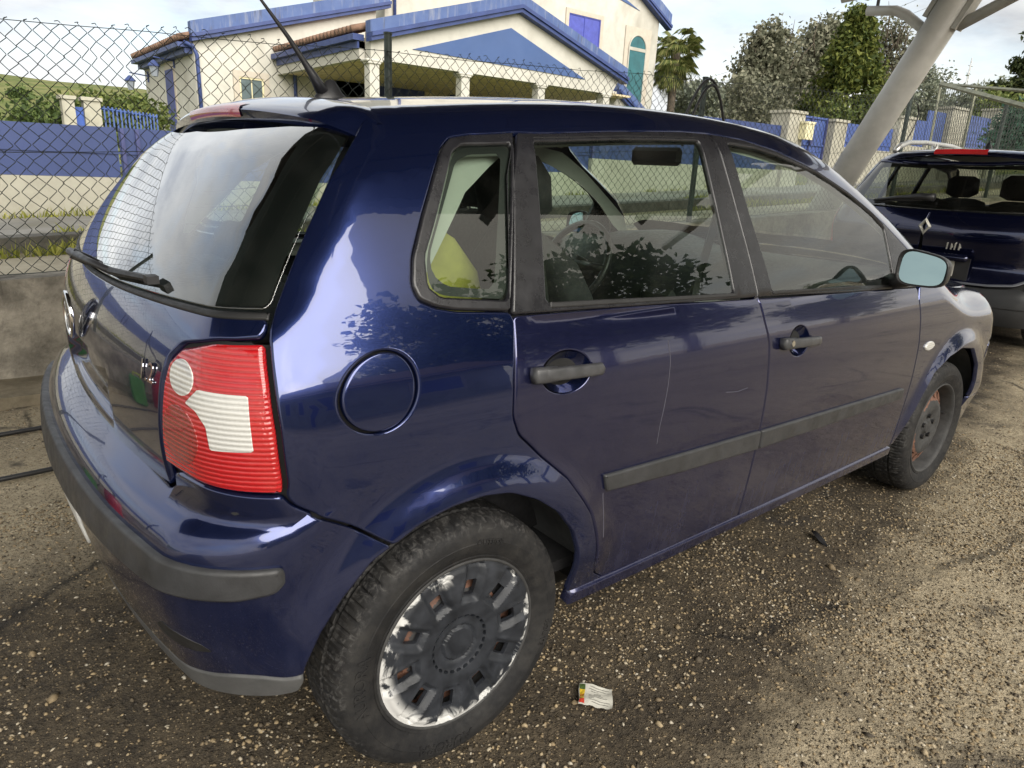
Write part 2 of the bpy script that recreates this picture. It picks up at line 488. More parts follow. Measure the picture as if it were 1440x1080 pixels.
gy = np.unique(np.round(np.minimum(gy, 2.9), 5))
X, Y = np.meshgrid(gx, gy); Z = ground_z(X, Y)
ny, nx = X.shape; I = np.arange(nx*ny).reshape(ny, nx)
gF = np.stack([I[:-1, :-1].ravel(), I[:-1, 1:].ravel(), I[1:, 1:].ravel(), I[1:, :-1].ravel()], 1)
def ground_mat():
    t = NT('worn wet tarmac and gravel'); P = t.coord('Object'); x = t.xyz()
    big = t.noise(.9, 6, .6); mid = t.noise(5, 6, .65); fine = t.noise(60, 5, .65); grit = t.noise(260, 3, .6)
    # paler ground away from the car, beyond a slanting edge roughened by noise
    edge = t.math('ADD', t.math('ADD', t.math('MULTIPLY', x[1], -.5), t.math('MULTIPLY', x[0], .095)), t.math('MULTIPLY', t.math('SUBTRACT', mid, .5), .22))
    pale1 = t.ramp(edge, [(.0, 0.0), (.60, 0.0), (.72, 1.0)])
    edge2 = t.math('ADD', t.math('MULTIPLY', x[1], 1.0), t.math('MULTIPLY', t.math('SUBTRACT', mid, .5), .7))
    pale2 = t.ramp(edge2, [(.0, 0.0), (.35, 0.0), (.85, 1.0)])
    dry = t.math('MAXIMUM', pale1, pale2)
    dry = t.math('MULTIPLY', dry, t.ramp(big, [(.30, .55), (.55, 1.0)]))  # dry: mask of the paler ground, thinned by broad noise
    darker = t.mix(t.ramp(mid, [(.35, 0.0), (.65, 1.0)]), t.ramp(fine, [(.3, (.030, .025, .020)), (.7, (.095, .076, .052))]), t.ramp(fine, [(.3, (.058, .047, .034)), (.7, (.165, .130, .085))]))  # darker of the two ground tones
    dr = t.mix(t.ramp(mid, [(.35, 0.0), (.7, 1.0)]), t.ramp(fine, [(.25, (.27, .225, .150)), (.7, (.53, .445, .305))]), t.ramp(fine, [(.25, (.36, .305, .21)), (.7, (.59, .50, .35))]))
    vc = t.n.new('ShaderNodeTexVoronoi'); vc.inputs['Scale'].default_value = 120; t.l.new(t.coord(), vc.inputs['Vector'])
    sep = t.n.new('ShaderNodeSeparateColor'); t.l.new(vc.outputs['Color'], sep.inputs[0])
    chip = t.math('MULTIPLY', t.ramp(sep.outputs[0], [(.52, 0.0), (.56, 1.0)]), t.ramp(vc.outputs['Distance'], [(.24, 1.0), (.44, 0.0)]))
    chipc = t.ramp(sep.outputs[1], [(.0, (.12, .092, .058)), (.5, (.31, .235, .14)), (1.0, (.50, .40, .26))])
    c = t.mix(t.math('MULTIPLY', chip, t.ramp(mid, [(.30, .25), (.6, .9)])), t.mix(dry, darker, dr), chipc)
    hole = t.math('MULTIPLY', t.ramp(sep.outputs[2], [(.70, 0.0), (.75, 1.0)]), t.ramp(vc.outputs['Distance'], [(.2, .75), (.5, 0.0)]))
    c = t.mix(hole, c, (.022, .019, .016))
    ve = t.n.new('ShaderNodeTexVoronoi'); ve.feature = 'DISTANCE_TO_EDGE'; ve.inputs['Scale'].default_value = .75
    wv = t.n.new('ShaderNodeMix'); wv.data_type = 'VECTOR'; wv.inputs['Factor'].default_value = .16; t.l.new(t.coord(), wv.inputs['A']); t.l.new(t.noise(2.2, 6, .7, out='Color'), wv.inputs['B']); t.l.new(wv.outputs['Result'], ve.inputs['Vector'])
    crack = t.math('MULTIPLY', t.ramp(ve.outputs['Distance'], [(.002, .8), (.010, 0.0)]), t.ramp(t.noise(1.3, 3), [(.45, 0.0), (.55, 1.0)]))
    c = t.mix(crack, c, (.020, .018, .016))
    tar = t.ramp(t.noise(1.6, 7, .7, dist=1.2), [(.58, 0.0), (.66, .75)])
    t.set(color=t.mix(tar, c, (.045, .040, .036)), rough=t.ramp(mid, [(.3, .72), (.7, .92)]), spec=.3)
    b1 = t.bump(t.math('ADD', fine, t.math('MULTIPLY', chip, .35)), 1.0, .018); t.set(normal=t.bump(grit, .8, .005, b1)); return t.m
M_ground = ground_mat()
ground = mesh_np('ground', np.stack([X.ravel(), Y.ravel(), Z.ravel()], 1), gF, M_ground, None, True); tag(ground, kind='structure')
# loose stones pressed into it
def stone_mat():
    t = NT('tan gravel stones'); r = t.island(); n = t.noise(120, 3)
    c = t.ramp(r, [(.0, (.045, .038, .030)), (.22, (.11, .088, .060)), (.48, (.24, .180, .105)), (.72, (.36, .275, .160)), (.90, (.43, .365, .26)), (1.0, (.50, .46, .38))])
    t.set(color=t.mix(t.ramp(n, [(.35, .0), (.75, .45)]), c, (.10, .085, .065)), rough=.75, spec=.3); return t.m
def stones(n, box, smin, smax, name, dens=None, pw=2.2):
    x = rng.uniform(box[0], box[1], n); y = rng.uniform(box[2], box[3], n)
    if dens is not None:
        k = rng.uniform(0, 1, n) < dens(x, y); x, y = x[k], y[k]; n = len(x)
    s = smin+(smax-smin)*rng.uniform(0, 1, n)**pw
    base = np.array([[1, 0, 0], [.31, .95, 0], [-.81, .59, 0], [-.81, -.59, 0], [.31, -.95, 0], [0, 0, .8], [.1, .05, -.5]])
    V = base[None]*(1+rng.uniform(-.28, .28, (n, 7, 1)))
    V = V*s[:, None, None]*np.stack([rng.uniform(.8, 1.3, n), rng.uniform(.55, 1.0, n), rng.uniform(.5, .85, n)], 1)[:, None, :]
    a = rng.uniform(0, 2*math.pi, n); ca, sa = np.cos(a)[:, None], np.sin(a)[:, None]
    tx = rng.normal(0, .35, n)[:, None]
    vz = V[..., 2]+V[..., 0]*tx
    W = np.stack([V[..., 0]*ca-V[..., 1]*sa+x[:, None], V[..., 0]*sa+V[..., 1]*ca+y[:, None], vz+(ground_z(x, y)+s*.10)[:, None]], -1)
    f = np.array([(0, 1, 5), (1, 2, 5), (2, 3, 5), (3, 4, 5), (4, 0, 5), (1, 0, 6), (2, 1, 6), (3, 2, 6), (4, 3, 6), (0, 4, 6)])
    F = (f[None]+(np.arange(n)*7)[:, None, None]).reshape(-1, 3)
    return mesh_np(name, W.reshape(-1, 3), F, M_stone, None, False)
M_stone = stone_mat()
def dens(x, y):
    d = .12+2.0*(fbm(x*1.7, y*1.7, 5, 21)-.40)
    out = np.clip((-y+.19*x-1.2)/.3, 0, 1); d = d+.40*out
    return np.clip(d, .16, 1)
g1 = stones(230000, (-1.7, 3.4, -1.75, 1.1), .0015, .0078, 'gravel', dens, 2.1)
tag(g1, kind='stuff')
g2 = stones(40000, (-2.6, 6.0, -3.0, 2.5), .003, .009, 'gravel', dens, 3.0); tag(g2, kind='stuff')
g3 = stones(260, (-1.6, 3.4, -1.7, 1.4), .008, .017, 'gravel', None, 2.5); tag(g3, kind='stuff')

# ------------------------------------------------------------------ street behind the fence
def concrete_mat(name, a, b, dirt=(.05, .045, .035), scale=3, bump=.5):
    t = NT(name); n = t.noise(scale, 8, .68); n2 = t.noise(scale*6, 6, .65); n3 = t.noise(scale*.7, 5, .6, dist=.6); st = t.noise(1, 5, .6, vec=t.mapping(scale=(scale*3, scale*3, scale*.25)))
    c = t.mix(t.ramp(n, [(.35, 0.0), (.65, 1.0)]), a, b)
    c = t.mix(t.math('MULTIPLY', t.ramp(n3, [(.50, 0.0), (.66, .8)]), t.ramp(st, [(.35, .3), (.7, 1.0)])), c, dirt)
    c = t.mix(t.ramp(n2, [(.45, 0.0), (.8, .35)]), c, tuple(x*.6 for x in a))
    t.set(color=c, rough=.9, spec=.25, normal=t.bump(t.math('ADD', n, n2), bump, .02)); return t.m
M_conc = concrete_mat('stained old concrete', (.13, .118, .098), (.36, .33, .275), (.042, .038, .032), 4.0, .9)
M_foot = concrete_mat('mossy footing', (.14, .12, .085), (.27, .23, .165), (.035, .035, .02), 4)
M_path = concrete_mat('pale cement path', (0.336, 0.296, 0.216), (0.440, 0.392, 0.296), (0.160, 0.136, 0.088), 2)
M_kerb = concrete_mat('dark kerb stone', (.09, .085, .075), (.17, .16, .14), (.05, .05, .03), 5)
M_road = concrete_mat('pale worn street', (0.170, 0.166, 0.153), (0.255, 0.246, 0.230), (0.136, 0.128, 0.093), 1.2, .3)
M_verge = concrete_mat('dry verge soil', (.20, .17, .10), (.30, .26, .16), (.08, .10, .03), 2)
M_cream = concrete_mat('stained cream wall paint', (0.344, 0.331, 0.271), (0.421, 0.408, 0.344), (0.146, 0.133, 0.103), 1.3, .15)
def wall_strip(name, xs, yf0, yf1, z0f, z1f, mat, parent=None):
    """a long wall or slab following the street: y range, z range as functions of x"""
    V = []
    for x in xs:
        a, b, lo, hi = yf0(x), yf1(x), z0f(x), z1f(x); V += [(x, a, lo), (x, a, hi), (x, b, hi), (x, b, lo)]
    n = len(xs); F = [(i*4+j, i*4+(j+1) % 4, (i+1)*4+(j+1) % 4, (i+1)*4+j) for i in range(n-1) for j in range(4)]+[(3, 2, 1, 0), tuple((n-1)*4+j for j in range(4))]
    F = [f[::-1] for f in F[:-2]]+[F[-2][::-1], F[-1][::-1]]
    return mesh_np(name, np.array(V), F, mat, parent)
xs = list(np.linspace(-14, 24, 77))
rw = empty('retaining_wall', (0, 2.8, 0), 0, 'low grey stained concrete wall under the wire fence', 'wall')
rw.location = (0, 0, 0)
wob = lambda x, s: (float(fbm(np.array(x*1.3), np.array(s*1.0), 3, 5))-.45)*.03
wall_strip('wall_face', xs, lambda x: wall_y(x)+wob(x, 1), lambda x: wall_y(x)+.22, lambda x: -.3, lambda x: terrace_z(x)-.004+wob(x, 7)*.5, M_conc, rw)
wall_strip('footing', xs, lambda x: wall_y(x)-.36+wob(x, 3)*2, lambda x: wall_y(x)+.02, lambda x: -.3, lambda x: ground_z(np.array(x), np.array(2.4))+.055+wob(x, 9)*.6, M_foot, rw)
xs2 = list(np.concatenate([[-160, -80, -40, -25], np.linspace(-14, 30, 45), [50, 90, 200]]))
tz = lambda x: float(terrace_z(x))
path = wall_strip('footpath', xs2, lambda x: wall_y(x)+.21, lambda x: wall_y(x)+.95, lambda x: tz(x)-.5, lambda x: tz(x)-.012, M_path); tag(path, kind='structure')
verge = wall_strip('verge', xs2, lambda x: wall_y(x)+.949, lambda x: wall_y(x)+1.24, lambda x: tz(x)-.5, lambda x: tz(x)-.02, M_verge); tag(verge, kind='structure')
kerb = empty('kerb', (0, 0, 0), 0, 'dark kerb stones along the street beyond the wire fence', 'kerb')
for i, x in enumerate(np.arange(-10, 22, 1.0)):
    wall_strip('kerb_stone', [x+.008, x+.992], lambda q: wall_y(q)+1.25+random.uniform(-.008, .008), lambda q: wall_y(q)+1.45, lambda q: tz(q)-.3, lambda q: tz(q)+.085, M_kerb, kerb)
verge2 = wall_strip('verge', xs2, lambda x: wall_y(x)+1.449, lambda x: wall_y(x)+2.0, lambda x: tz(x)-.5, lambda x: tz(x)-.02, M_verge); tag(verge2, kind='structure')
road = wall_strip('road', xs2, lambda x: wall_y(x)+1.95, lambda x: wall_y(x)+4.4, lambda x: tz(x)-.5, lambda x: tz(x)-.016, M_road); tag(road, kind='structure')
# grass tufts
def leafmat(name, stops, trans=.25, rough=.6):
    t = NT(name); r = t.island(); c = t.ramp(r, stops); t.set(color=c, rough=rough, spec=.2)
    tl = t.n.new('ShaderNodeBsdfTranslucent'); t.l.new(c, tl.inputs[0]); mx = t.n.new('ShaderNodeMixShader'); mx.inputs[0].default_value = trans
    t.l.new(t.b.outputs[0], mx.inputs[1]); t.l.new(tl.outputs[0], mx.inputs[2]); t.l.new(mx.outputs[0], t.out.inputs[0]); return t.m
M_grass = leafmat('yellow green grass', [(0, (.12, .13, .03)), (.5, (.26, .28, .05)), (1, (.46, .44, .12))], .35)
def grass(name, n, x0, x1, y0, y1, h, clump=.35):
    x = rng.uniform(x0, x1, n); yo = rng.uniform(y0, y1, n)
    k = fbm(x*1.1, yo*2.2, 3, 33) > (.62-clump*.5); x, yo = x[k], yo[k]; n = len(x)
    y = 2.72-.052*(x+.64)+yo; z = .595+WS*(x+.5)-.02
    hh = h*rng.uniform(.4, 1.2, n)*(.4+1.2*np.clip(fbm(x*1.1, yo*2.2, 3, 33)-.4, 0, .5)*2); a = rng.uniform(0, 6.28, n); w = rng.uniform(.004, .010, n); l = rng.normal(0, .35, (n, 2))*hh[:, None]
    dx, dy = np.cos(a)*w, np.sin(a)*w
    V = np.stack([np.stack([x-dx, y-dy, z], 1), np.stack([x+dx, y+dy, z], 1), np.stack([x+l[:, 0]*.5+dx*.6, y+l[:, 1]*.5+dy*.6, z+hh*.6], 1), np.stack([x+l[:, 0], y+l[:, 1], z+hh], 1)], 1).reshape(-1, 3)
    F = (np.array([[0, 1, 2], [0, 2, 3]])[None]+(np.arange(n)*4)[:, None, None]).reshape(-1, 3)
    return tag(mesh_np(name, V, F, M_grass), kind='stuff')
grass('grass', 12000, -6, 14, .93, 1.24, .10, .26)
grass('grass', 14000, -6, 14, 1.46, 2.0, .12, .26)
grass('grass', 5000, -6, 14, 3.8, 4.05, .12, .35)

# ------------------------------------------------------------------ chain link fence
M_wire = simple('green grey coated wire', (.026, .033, .029), .55, var=.3, vscale=3)
M_post = simple('rusting green post', (.035, .05, .045), .6, var=.5, vscale=7, bump=.2)
fence = empty('chain_link_fence', (0, 0, 0), 0, 'wire mesh fence with posts standing on the grey concrete wall', 'fence')
def chain(name, x0, x1, cw, ch, zb, zt, yf, r, sag=0.02, parent=None, mat=None):
    nc = int((x1-x0)/cw*2); rows = None; V = []; F = []; cnt = 0
    for i in range(nc):
        xa = x0+i*cw/2; b0 = zb(xa); t0 = zt(xa); n = max(2, int((t0-b0)/(ch/2)))
        k = np.arange(n+1); xx = xa+np.where((k+i) % 2 == 0, 0, cw/2)+(rng.normal(0, .0035, n+1)); zz = b0+(t0-b0)*k/n+(rng.normal(0, .002, n+1))
        zz = zz+sag*np.sin(xx*3.1)*(k/n); bow = .05*np.sin(xx*1.9)*np.sin(math.pi*k/n)
        yy = yf(xx)+np.where(k % 2 == 0, .004, -.004)+bow
        p = np.stack([xx, yy, zz], 1)
        pts = []
        for q in range(n):                     # each length bends sharply at the knots
            d = p[q+1]-p[q]; pts += [p[q]+d*.06+[0, .003, -.004*0], p[q]+d*.5, p[q]+d*.94]
        pts = np.array(pts); m = len(pts); T = np.gradient(pts, axis=0); T /= np.linalg.norm(T, axis=1, keepdims=True)
        a = np.cross(T, [0, 1., 0]); a /= np.linalg.norm(a, axis=1, keepdims=True); b = np.cross(T, a)
        ring = [pts+r*(math.cos(g)*a+math.sin(g)*b) for g in (0.5, 2.6, 4.7)]
        V.append(np.stack(ring, 1).reshape(-1, 3))
        j = np.arange(m-1)[:, None]*3; f = np.concatenate([np.stack([j[:, 0]+s, j[:, 0]+(s+1) % 3, j[:, 0]+3+(s+1) % 3, j[:, 0]+3+s], 1) for s in range(3)])
        F.append(f+cnt); cnt += m*3
        if i % 2 == 0:                         # twisted end above the top wire
            e = p[-1]; hq = random.uniform(.006, .022); dq = random.uniform(-.3, .3); tw = np.array([e, e+[cw*dq*.5, 0, hq*.6], e+[cw*dq, .004, hq], e+[cw*(dq-.2), .006, hq*.55]])
            for q0, q1 in zip(tw[:-1], tw[1:]):
                d = q1-q0; d /= np.linalg.norm(d); a1 = np.cross(d, [0, 1., 0]); a1 /= np.linalg.norm(a1); b1 = np.cross(d, a1)
                V.append(np.array([o+r*(math.cos(g)*a1+math.sin(g)*b1) for o in (q0, q1) for g in (.5, 2.6, 4.7)])); F.append(np.array([(s, (s+1) % 3, 3+(s+1) % 3, 3+s) for s in range(3)])+cnt); cnt += 6
    return mesh_np(name, np.concatenate(V), np.concatenate(F), mat, parent)
ftop = lambda x: 1.885+.050*(x+.4)-.012*math.sin((x+.6)*1.4)**2
fy = lambda x: wall_y(x)+.05
o = chain('wire_mesh', -7.0, 13.5, .080, .078, lambda x: tz(x)+.015, ftop, fy, .0023, parent=fence, mat=M_wire); o['kind'] = 'stuff'
for zz in (.0, .5, 1.0):
    m = MB(); X_ = np.linspace(-7, 13.5, 60); m.tube([(x, fy(x)+.006, tz(x)+.02+(ftop(x)-tz(x)-.03)*zz+.006*math.sin(x*5)) for x in X_], .0021, 5); m.build('tension_wire', M_wire, fence)
for x, top in ((-4.1, .06), (-1.45, .03), (1.745, .10), (4.95, .02), (8.78, .08), (11.6, .1)):
    m = MB(); m.tube([(x, fy(x)+.035, tz(x)-.2), (x, fy(x)+.035, ftop(x)+top)], .026, 12); m.tube([(x, fy(x)+.035, ftop(x)+top), (x, fy(x)+.035, ftop(x)+top+.012)], .029, 12); m.build('fence_post', M_post, fence, False); 
M_hose = simple('black rubber hose', (.015, .015, .016), .45)
m = MB()
for k, (dx, w, h) in enumerate(((0, .40, .02), (.02, .36, -.03))):
    pp = [(4.95+dx+w*t*(1.0 if t > 0 else .95), fy(4.95)-.02-.02*k, 2.13+h-.42*abs(t)**1.9*(1.3 if t < 0 else 1.6)) for t in np.linspace(-1, 1, 22)]
    m.tube(pp, .013, 7)
tag(m.build('hose', M_hose, None, True), 'black hose looped over the green fence post between the house and the trees', 'hose')
m = MB(); m.tube([(8.78+.05+.10*math.sin(t), fy(8.78)-.03, 2.28-.30*t/3.0+.03*math.sin(t*1.2)) for t in np.linspace(0, 4.2, 18)], .009, 6)
tag(m.build('cable', M_hose, None, True), 'thin blue black cable hanging from the fence post left of the estate car roof rail', 'cable')

# ------------------------------------------------------------------ far boundary wall with blue panels, pillars, gates
M_blue = simple('faded blue metal sheet', (.034, .056, .165), .5, var=.10, vscale=1.2, rvar=.08)
M_blue2 = simple('bright blue painted sheet', (0.053, 0.089, 0.264), .5, var=.14, vscale=2, rvar=.1)
M_rib = simple('dull blue steel rib', (.05, .06, .17), .55)
def by(x): return 6.75-.077*(x+.2)
def wbox(name, x0, x1, z0, z1, y0, y1, mat, parent, slope=0.0):
    return wall_strip(name, [x0, x1], lambda x: by(x)+y0, lambda x: by(x)+y1, lambda x: z0+slope*(x-x0), lambda x: z1+slope*(x-x0), mat, parent)
secs = [(-16, 3.2, .955, 1.455, 'long blue metal fence panel over the low cream wall at the left edge', .003), (3.2, 7.2, 1.17, 1.70, 'blue sheet panel over cream wall seen through the car side windows', .03), (7.2, 11.86, 1.50, 2.30, 'blue panel wall rising behind the car roof beside the first cream pillar', .0)]
for x0, x1, zb, zt_, lab, sl in secs:
    b = empty('boundary_wall', (0, 0, 0), 0, lab, 'wall')
    wbox('wall_base', x0, x1-.002, -.3, zb, 0, .2, M_cream, b, sl)
    n = max(2, int((x1-x0)/2.4)); e = np.linspace(x0, x1, n+1)
    for a, c in zip(e[:-1], e[1:]):
        wbox('blue_panel', a+.012, c-.012, zb+.002+sl*(a-x0), zt_+sl*(a-x0), .06, .10, M_blue, b, sl)
        for q in (a+.16, a+.02) if x0 < 0 else (a+.02,):
            wbox('panel_post', q, q+.035, zb+.002+sl*(q-x0), zt_-.01+sl*(q-x0), .02, .058, M_rib, b, 0)
    wbox('panel_rail', x0+.01, x1-.01, (zb+zt_)/2-.012, (zb+zt_)/2+.012, .045, .059, M_blue, b, sl)
gz_ = lambda x: tz(x)-.3
for i, (x0, x1, zt_, lab) in enumerate(((11.87, 12.36, 2.58, 'cream gate pillar with a letter box at the left of the blue gate'), (13.36, 13.80, 2.53, 'cream gate pillar at the right of the blue gate'), (15.80, 16.42, 2.78, 'tall cream pillar between the leaning white column and the fence post'), (17.98, 18.74, 3.15, 'cream pillar seen through the green frame over the estate car'), (20.3, 20.9, 3.3, 'farthest cream pillar behind the green frame'))):
    p = empty('gate_pillar', (0, 0, 0), 0, lab, 'pillar', None)
    wbox('pillar_shaft', x0, x1, gz_(x0), zt_-.05, -.06, .32, M_cream, p); wbox('pillar_cap', x0-.03, x1+.03, zt_-.049, zt_, -.09, .35, M_cream, p)
lb = empty('letter_box', (0, 0, 0), 0, 'small cream letter box on the pillar left of the blue gate', 'letter box')
wbox('box_body', 12.22, 12.47, 2.08, 2.36, -.20, -.062, simple('cream enamel', (.66, .62, .40), .4), lb); wbox('box_lid', 12.20, 12.49, 2.361, 2.40, -.215, -.055, simple('cream enamel lid', (.70, .66, .46), .4), lb)
g = empty('metal_gate', (0, 0, 0), 0, 'bright blue sheet metal gate between two cream pillars', 'gate')
wbox('gate_sheet', 12.38, 13.34, 1.55, 2.54, .10, .13, M_blue2, g)
for a, c in ((12.38, 12.42), (12.80, 12.83), (13.30, 13.34)): wbox('gate_frame', a, c, 1.55, 2.545, .07, .099, M_rib if a > 12.5 else M_blue2, g)
for z in (2.50, 2.0): wbox('gate_rail', 12.421, 13.299, z, z+.035, .075, .098, M_blue2, g)
wbox('gate_handle', 12.78, 12.86, 2.02, 2.16, .03, .069, M_rib, g)
for x0, x1, zb, zt_, lab in ((13.82, 15.79, 2.03, 2.50, 'blue panel over a cream wall behind the leaning white column'), (16.43, 17.15, 2.2, 2.76, 'narrow blue panel right of the hooked fence post'), (17.16, 17.97, 2.25, 3.0, 'blue panel framed by the green gate frame'), (18.75, 20.28, 2.3, 3.05, 'last blue panel before the ivy covered fence')):
    b = empty('boundary_wall', (0, 0, 0), 0, lab, 'wall'); wbox('wall_base', x0, x1, gz_(x0), zb, 0, .2, M_cream, b); wbox('blue_panel', x0+.01, x1-.01, zb+.002, zt_, .06, .10, M_blue2, b)
    wbox('panel_rail', x0+.012, x1-.012, zb+.1, zb+.13, .045, .059, M_blue2, b)
# gate and railings at the far left
gp = empty('garden_gate', (0, 0, 0), 0, 'bright blue door between two small cream pillars left of the house', 'gate')
M_door = simple('bright blue door', (.035, .10, .42), .45)
for x0, x1, y in ((.86, 1.02, 11.0), (1.14, 1.36, 11.0)):
    m = MB(); m.box(((x0+x1)/2, 11.0, 1.25), (x1-x0, .25, 1.46)); m.box(((x0+x1)/2, 11.0, 2.0), (x1-x0+.06, .3, .05)); m.build('gate_pillar', M_cream, gp)
m = MB(); m.box((1.08, 11.0, 1.25), (.115, .04, 1.26)); m.build('door_leaf', M_door, gp)
rl = empty('railing', (0, 0, 0), 0, 'blue upright bar railing left of the house', 'railing')
M_rail = simple('blue railing paint', (.05, .10, .30), .5)
for k in range(15):
    m = MB(); x = 1.42+k*.075; m.box((x, 11.0+.1*k, 1.45), (.022, .022, .95)); m.build('rail_bar', M_rail, rl)
for z in (1.88, 1.05):
    m = MB(); m.tube([(1.37, 10.95, z), (2.5, 12.5, z)], .022, 4); m.build('top_rail', M_rail, rl)

# ------------------------------------------------------------------ house
M_white = concrete_mat('cream white render', (0.456, 0.447, 0.404), (0.516, 0.507, 0.464), (0.310, 0.292, 0.249), .5, .06)
M_tan = simple('mottled tan porch wall', (0.558, 0.468, 0.306), .8, var=.4, vscale=5)
def dripblue():
    t = NT('weathered blue parapet'); st = t.noise(1, 6, .65, vec=t.mapping(scale=(7, 7, .9))); n = t.noise(2.5, 6, .65)
    c = t.mix(t.ramp(n, [(.3, 0.0), (.7, 1.0)]), (.050, .088, .225), (.080, .125, .275))
    c = t.mix(t.ramp(st, [(.52, 0.0), (.72, .75)]), c, (.22, .24, .30)); c = t.mix(t.ramp(t.noise(1, 5, .6, vec=t.mapping(scale=(9, 9, 1.2), loc=(3, 1, 2))), [(.58, 0.0), (.72, .7)]), c, (.05, .055, .08))
    t.set(color=c, rough=.7); return t.m
M_para = dripblue()
M_bluep = simple('blue wall paint', (0.049, 0.093, 0.230), .7, var=.06, vscale=1)
M_dkblue = simple('dark blue moulding', (.030, .052, .170), .5, var=.2, vscale=3)
M_shut = simple('dark blue shutter', (.045, .060, .200), .6)
M_shutter = simple('strong blue roller shutter', (.060, .075, .350), .5)
M_tile = simple('weathered clay tile', (.19, .115, .080), .85, var=.45, vscale=6)
M_stonew = simple('pale stone surround', (0.442, 0.399, 0.340), .8, var=.08)
M_winglass = simple('dim window glass', (.10, .13, .14), .06, var=.3, vscale=3, rvar=.03)
M_teal = simple('teal window glass', (.025, .11, .13), .08, var=.25, vscale=2, rvar=.03)
house = empty('house', (0, 0, 0), 0, 'cream house with blue gables and a columned porch across the street', 'house')
def ypr(name, pts, y0, y1, mat): return MB().prism(pts, 1, y0, y1).build(name, mat, house)
YF = 20.8
# left wing: front wall with sloping parapet, side wall, eaves
ypr('front_wall', [(5.5, .5), (11.3, .5), (11.3, 6.2), (5.5, 4.4)], YF, YF+.25, M_white)
m = MB(); m.box((5.625, YF+3.2, 2.45), (.25, 5.9, 3.9)); m.build('side_wall', M_white, house)
def rake(name, p, q, h, y0, y1, mat, mould=True):
    (x0, z0), (x1, z1) = p, q
    ypr(name, [(x0, z0-h), (x1, z1-h), (x1, z1), (x0, z0)], y0, y1, mat)
    if mould:
        ypr('moulding', [(x0, z0-h-.10), (x1, z1-h-.10), (x1, z1-h-.005), (x0, z0-h-.005)], y0-.10, y1-.02, M_dkblue)
        ypr('moulding', [(x0, z0-h-.20), (x1, z1-h-.20), (x1, z1-h-.105), (x0, z0-h-.105)], y0-.05, y1-.02, M_dkblue)
rake('parapet', (5.43, 4.85), (11.75, 6.70), .32, YF-.16, YF+.1, M_para)
m = MB()
for k in range(26):
    y = YF+.1+k*.24; m.tube([(5.12, y, 4.42), (6.4, y, 4.80)], .085, 8)
m.build('eave_tiles', M_tile, house, True)['kind'] = 'stuff'
m = MB(); m.box((5.28, YF+3.1, 4.24), (.36, 6.1, .12)); m.box((5.40, YF+3.1, 4.10), (.22, 6.0, .14)); m.build('eave_moulding', M_dkblue, house)
def pipe(pts, r=.055): MB().tube(pts, r, 10).build('downpipe', M_dkblue, house, True)
pipe([(5.25, YF-.02, 4.30), (5.46, YF-.10, 4.22), (5.56, YF-.10, 4.0), (5.56, YF-.10, .6)])
pipe([(8.05, YF-.25, 4.50), (8.35, YF-.10, 4.28), (8.42, YF-.10, 4.0), (8.42, YF-.10, .6)])
def window(x0, x1, z0, z1, mat, surr=.16, y=YF, fr=.05, frm=None, shut=None):
    w = empty('window'); w.parent = house
    m = MB()
    for a, b, c, d in ((x0-surr, x1+surr, z1, z1+surr), (x0-surr, x0, z0, z1-.001), (x1, x1+surr, z0, z1-.001), (x0-surr*1.3, x1+surr*1.3, z0-surr*.6, z0-.001)):
        m.box(((a+b)/2, y-.02, (c+d)/2), (b-a, .07, d-c))
    m.build('surround', M_stonew, w)
    m = MB(); m.box(((x0+x1)/2, y-.004, (z0+z1)/2), (x1-x0, .012, z1-z0)); m.build('pane', mat, w)
    m = MB()
    for a, b, c, d in ((x0, x1, z1-fr, z1), (x0, x0+fr, z0, z1-fr), (x1-fr, x1, z0, z1-fr), ((x0+x1)/2-.015, (x0+x1)/2+.015, z0, z1-fr)):
        m.box(((a+b)/2, y-.022, (c+d)/2), (b-a, .022, d-c))
    m.build('frame', frm or simple('cream window frame', (.6, .55, .36), .5), w)
window(6.72, 7.45, 2.85, 3.56, M_winglass, .17)
m = MB(); m.box((5.47, YF+2.75, 2.75), (.06, .85, 2.1)); m.build('side_shutter', M_shut, house)
m = MB(); m.box((5.49, YF+2.75, 2.80), (.04, 1.15, 2.5)); m.build('side_surround', M_stonew, house)
# porch
ypr('porch_gable', [(8.06, 3.74), (16.6, 3.74), (16.95, 4.25), (12.6, 5.72), (8.06, 4.35)], 15.0, 15.3, M_white)
ypr('gable_panel', [(9.24, 4.10), (12.4, 5.05), (15.38, 4.05)], 14.975, 14.998, M_bluep)
rake('parapet', (7.98, 4.58), (12.62, 5.93), .27, 14.84, 15.1, M_para); rake('parapet', (12.622, 5.93), (17.12, 4.55), .27, 14.84, 15.1, M_para)
ypr('porch_roof', [(7.95, 4.20), (12.6, 5.5), (17.1, 4.15), (17.1, 4.05), (12.6, 5.38), (7.95, 4.08)], 15.31, YF-.01, M_tile)
m = MB()
for k in range(24): m.tube([(7.72, 15.35+k*.225, 4.40), (8.9, 15.35+k*.225, 4.74)], .08, 8)
m.build('eave_tiles', M_tile, house, True)['kind'] = 'stuff'
m = MB(); m.box((7.86, 18.0, 4.22), (.30, 5.5, .14)); m.box((7.95, 18.0, 4.06), (.2, 5.4, .16)); m.build('eave_moulding', M_dkblue, house)
ypr('porch_side', [(7.9, 3.74), (8.05, 3.74), (8.05, 4.2), (7.9, 4.2)], 15.3, YF-.01, M_white)
for x in (8.16, 10.92, 13.66, 16.42):
    m = MB(); m.box((x, 15.15, 2.15), (.27, .27, 2.95)); m.box((x, 15.15, 3.66), (.36, .34, .075), bev=.02); m.box((x, 15.15, 3.705), (.46, .36, .065), bev=.02); m.build('porch_column', M_white, house)
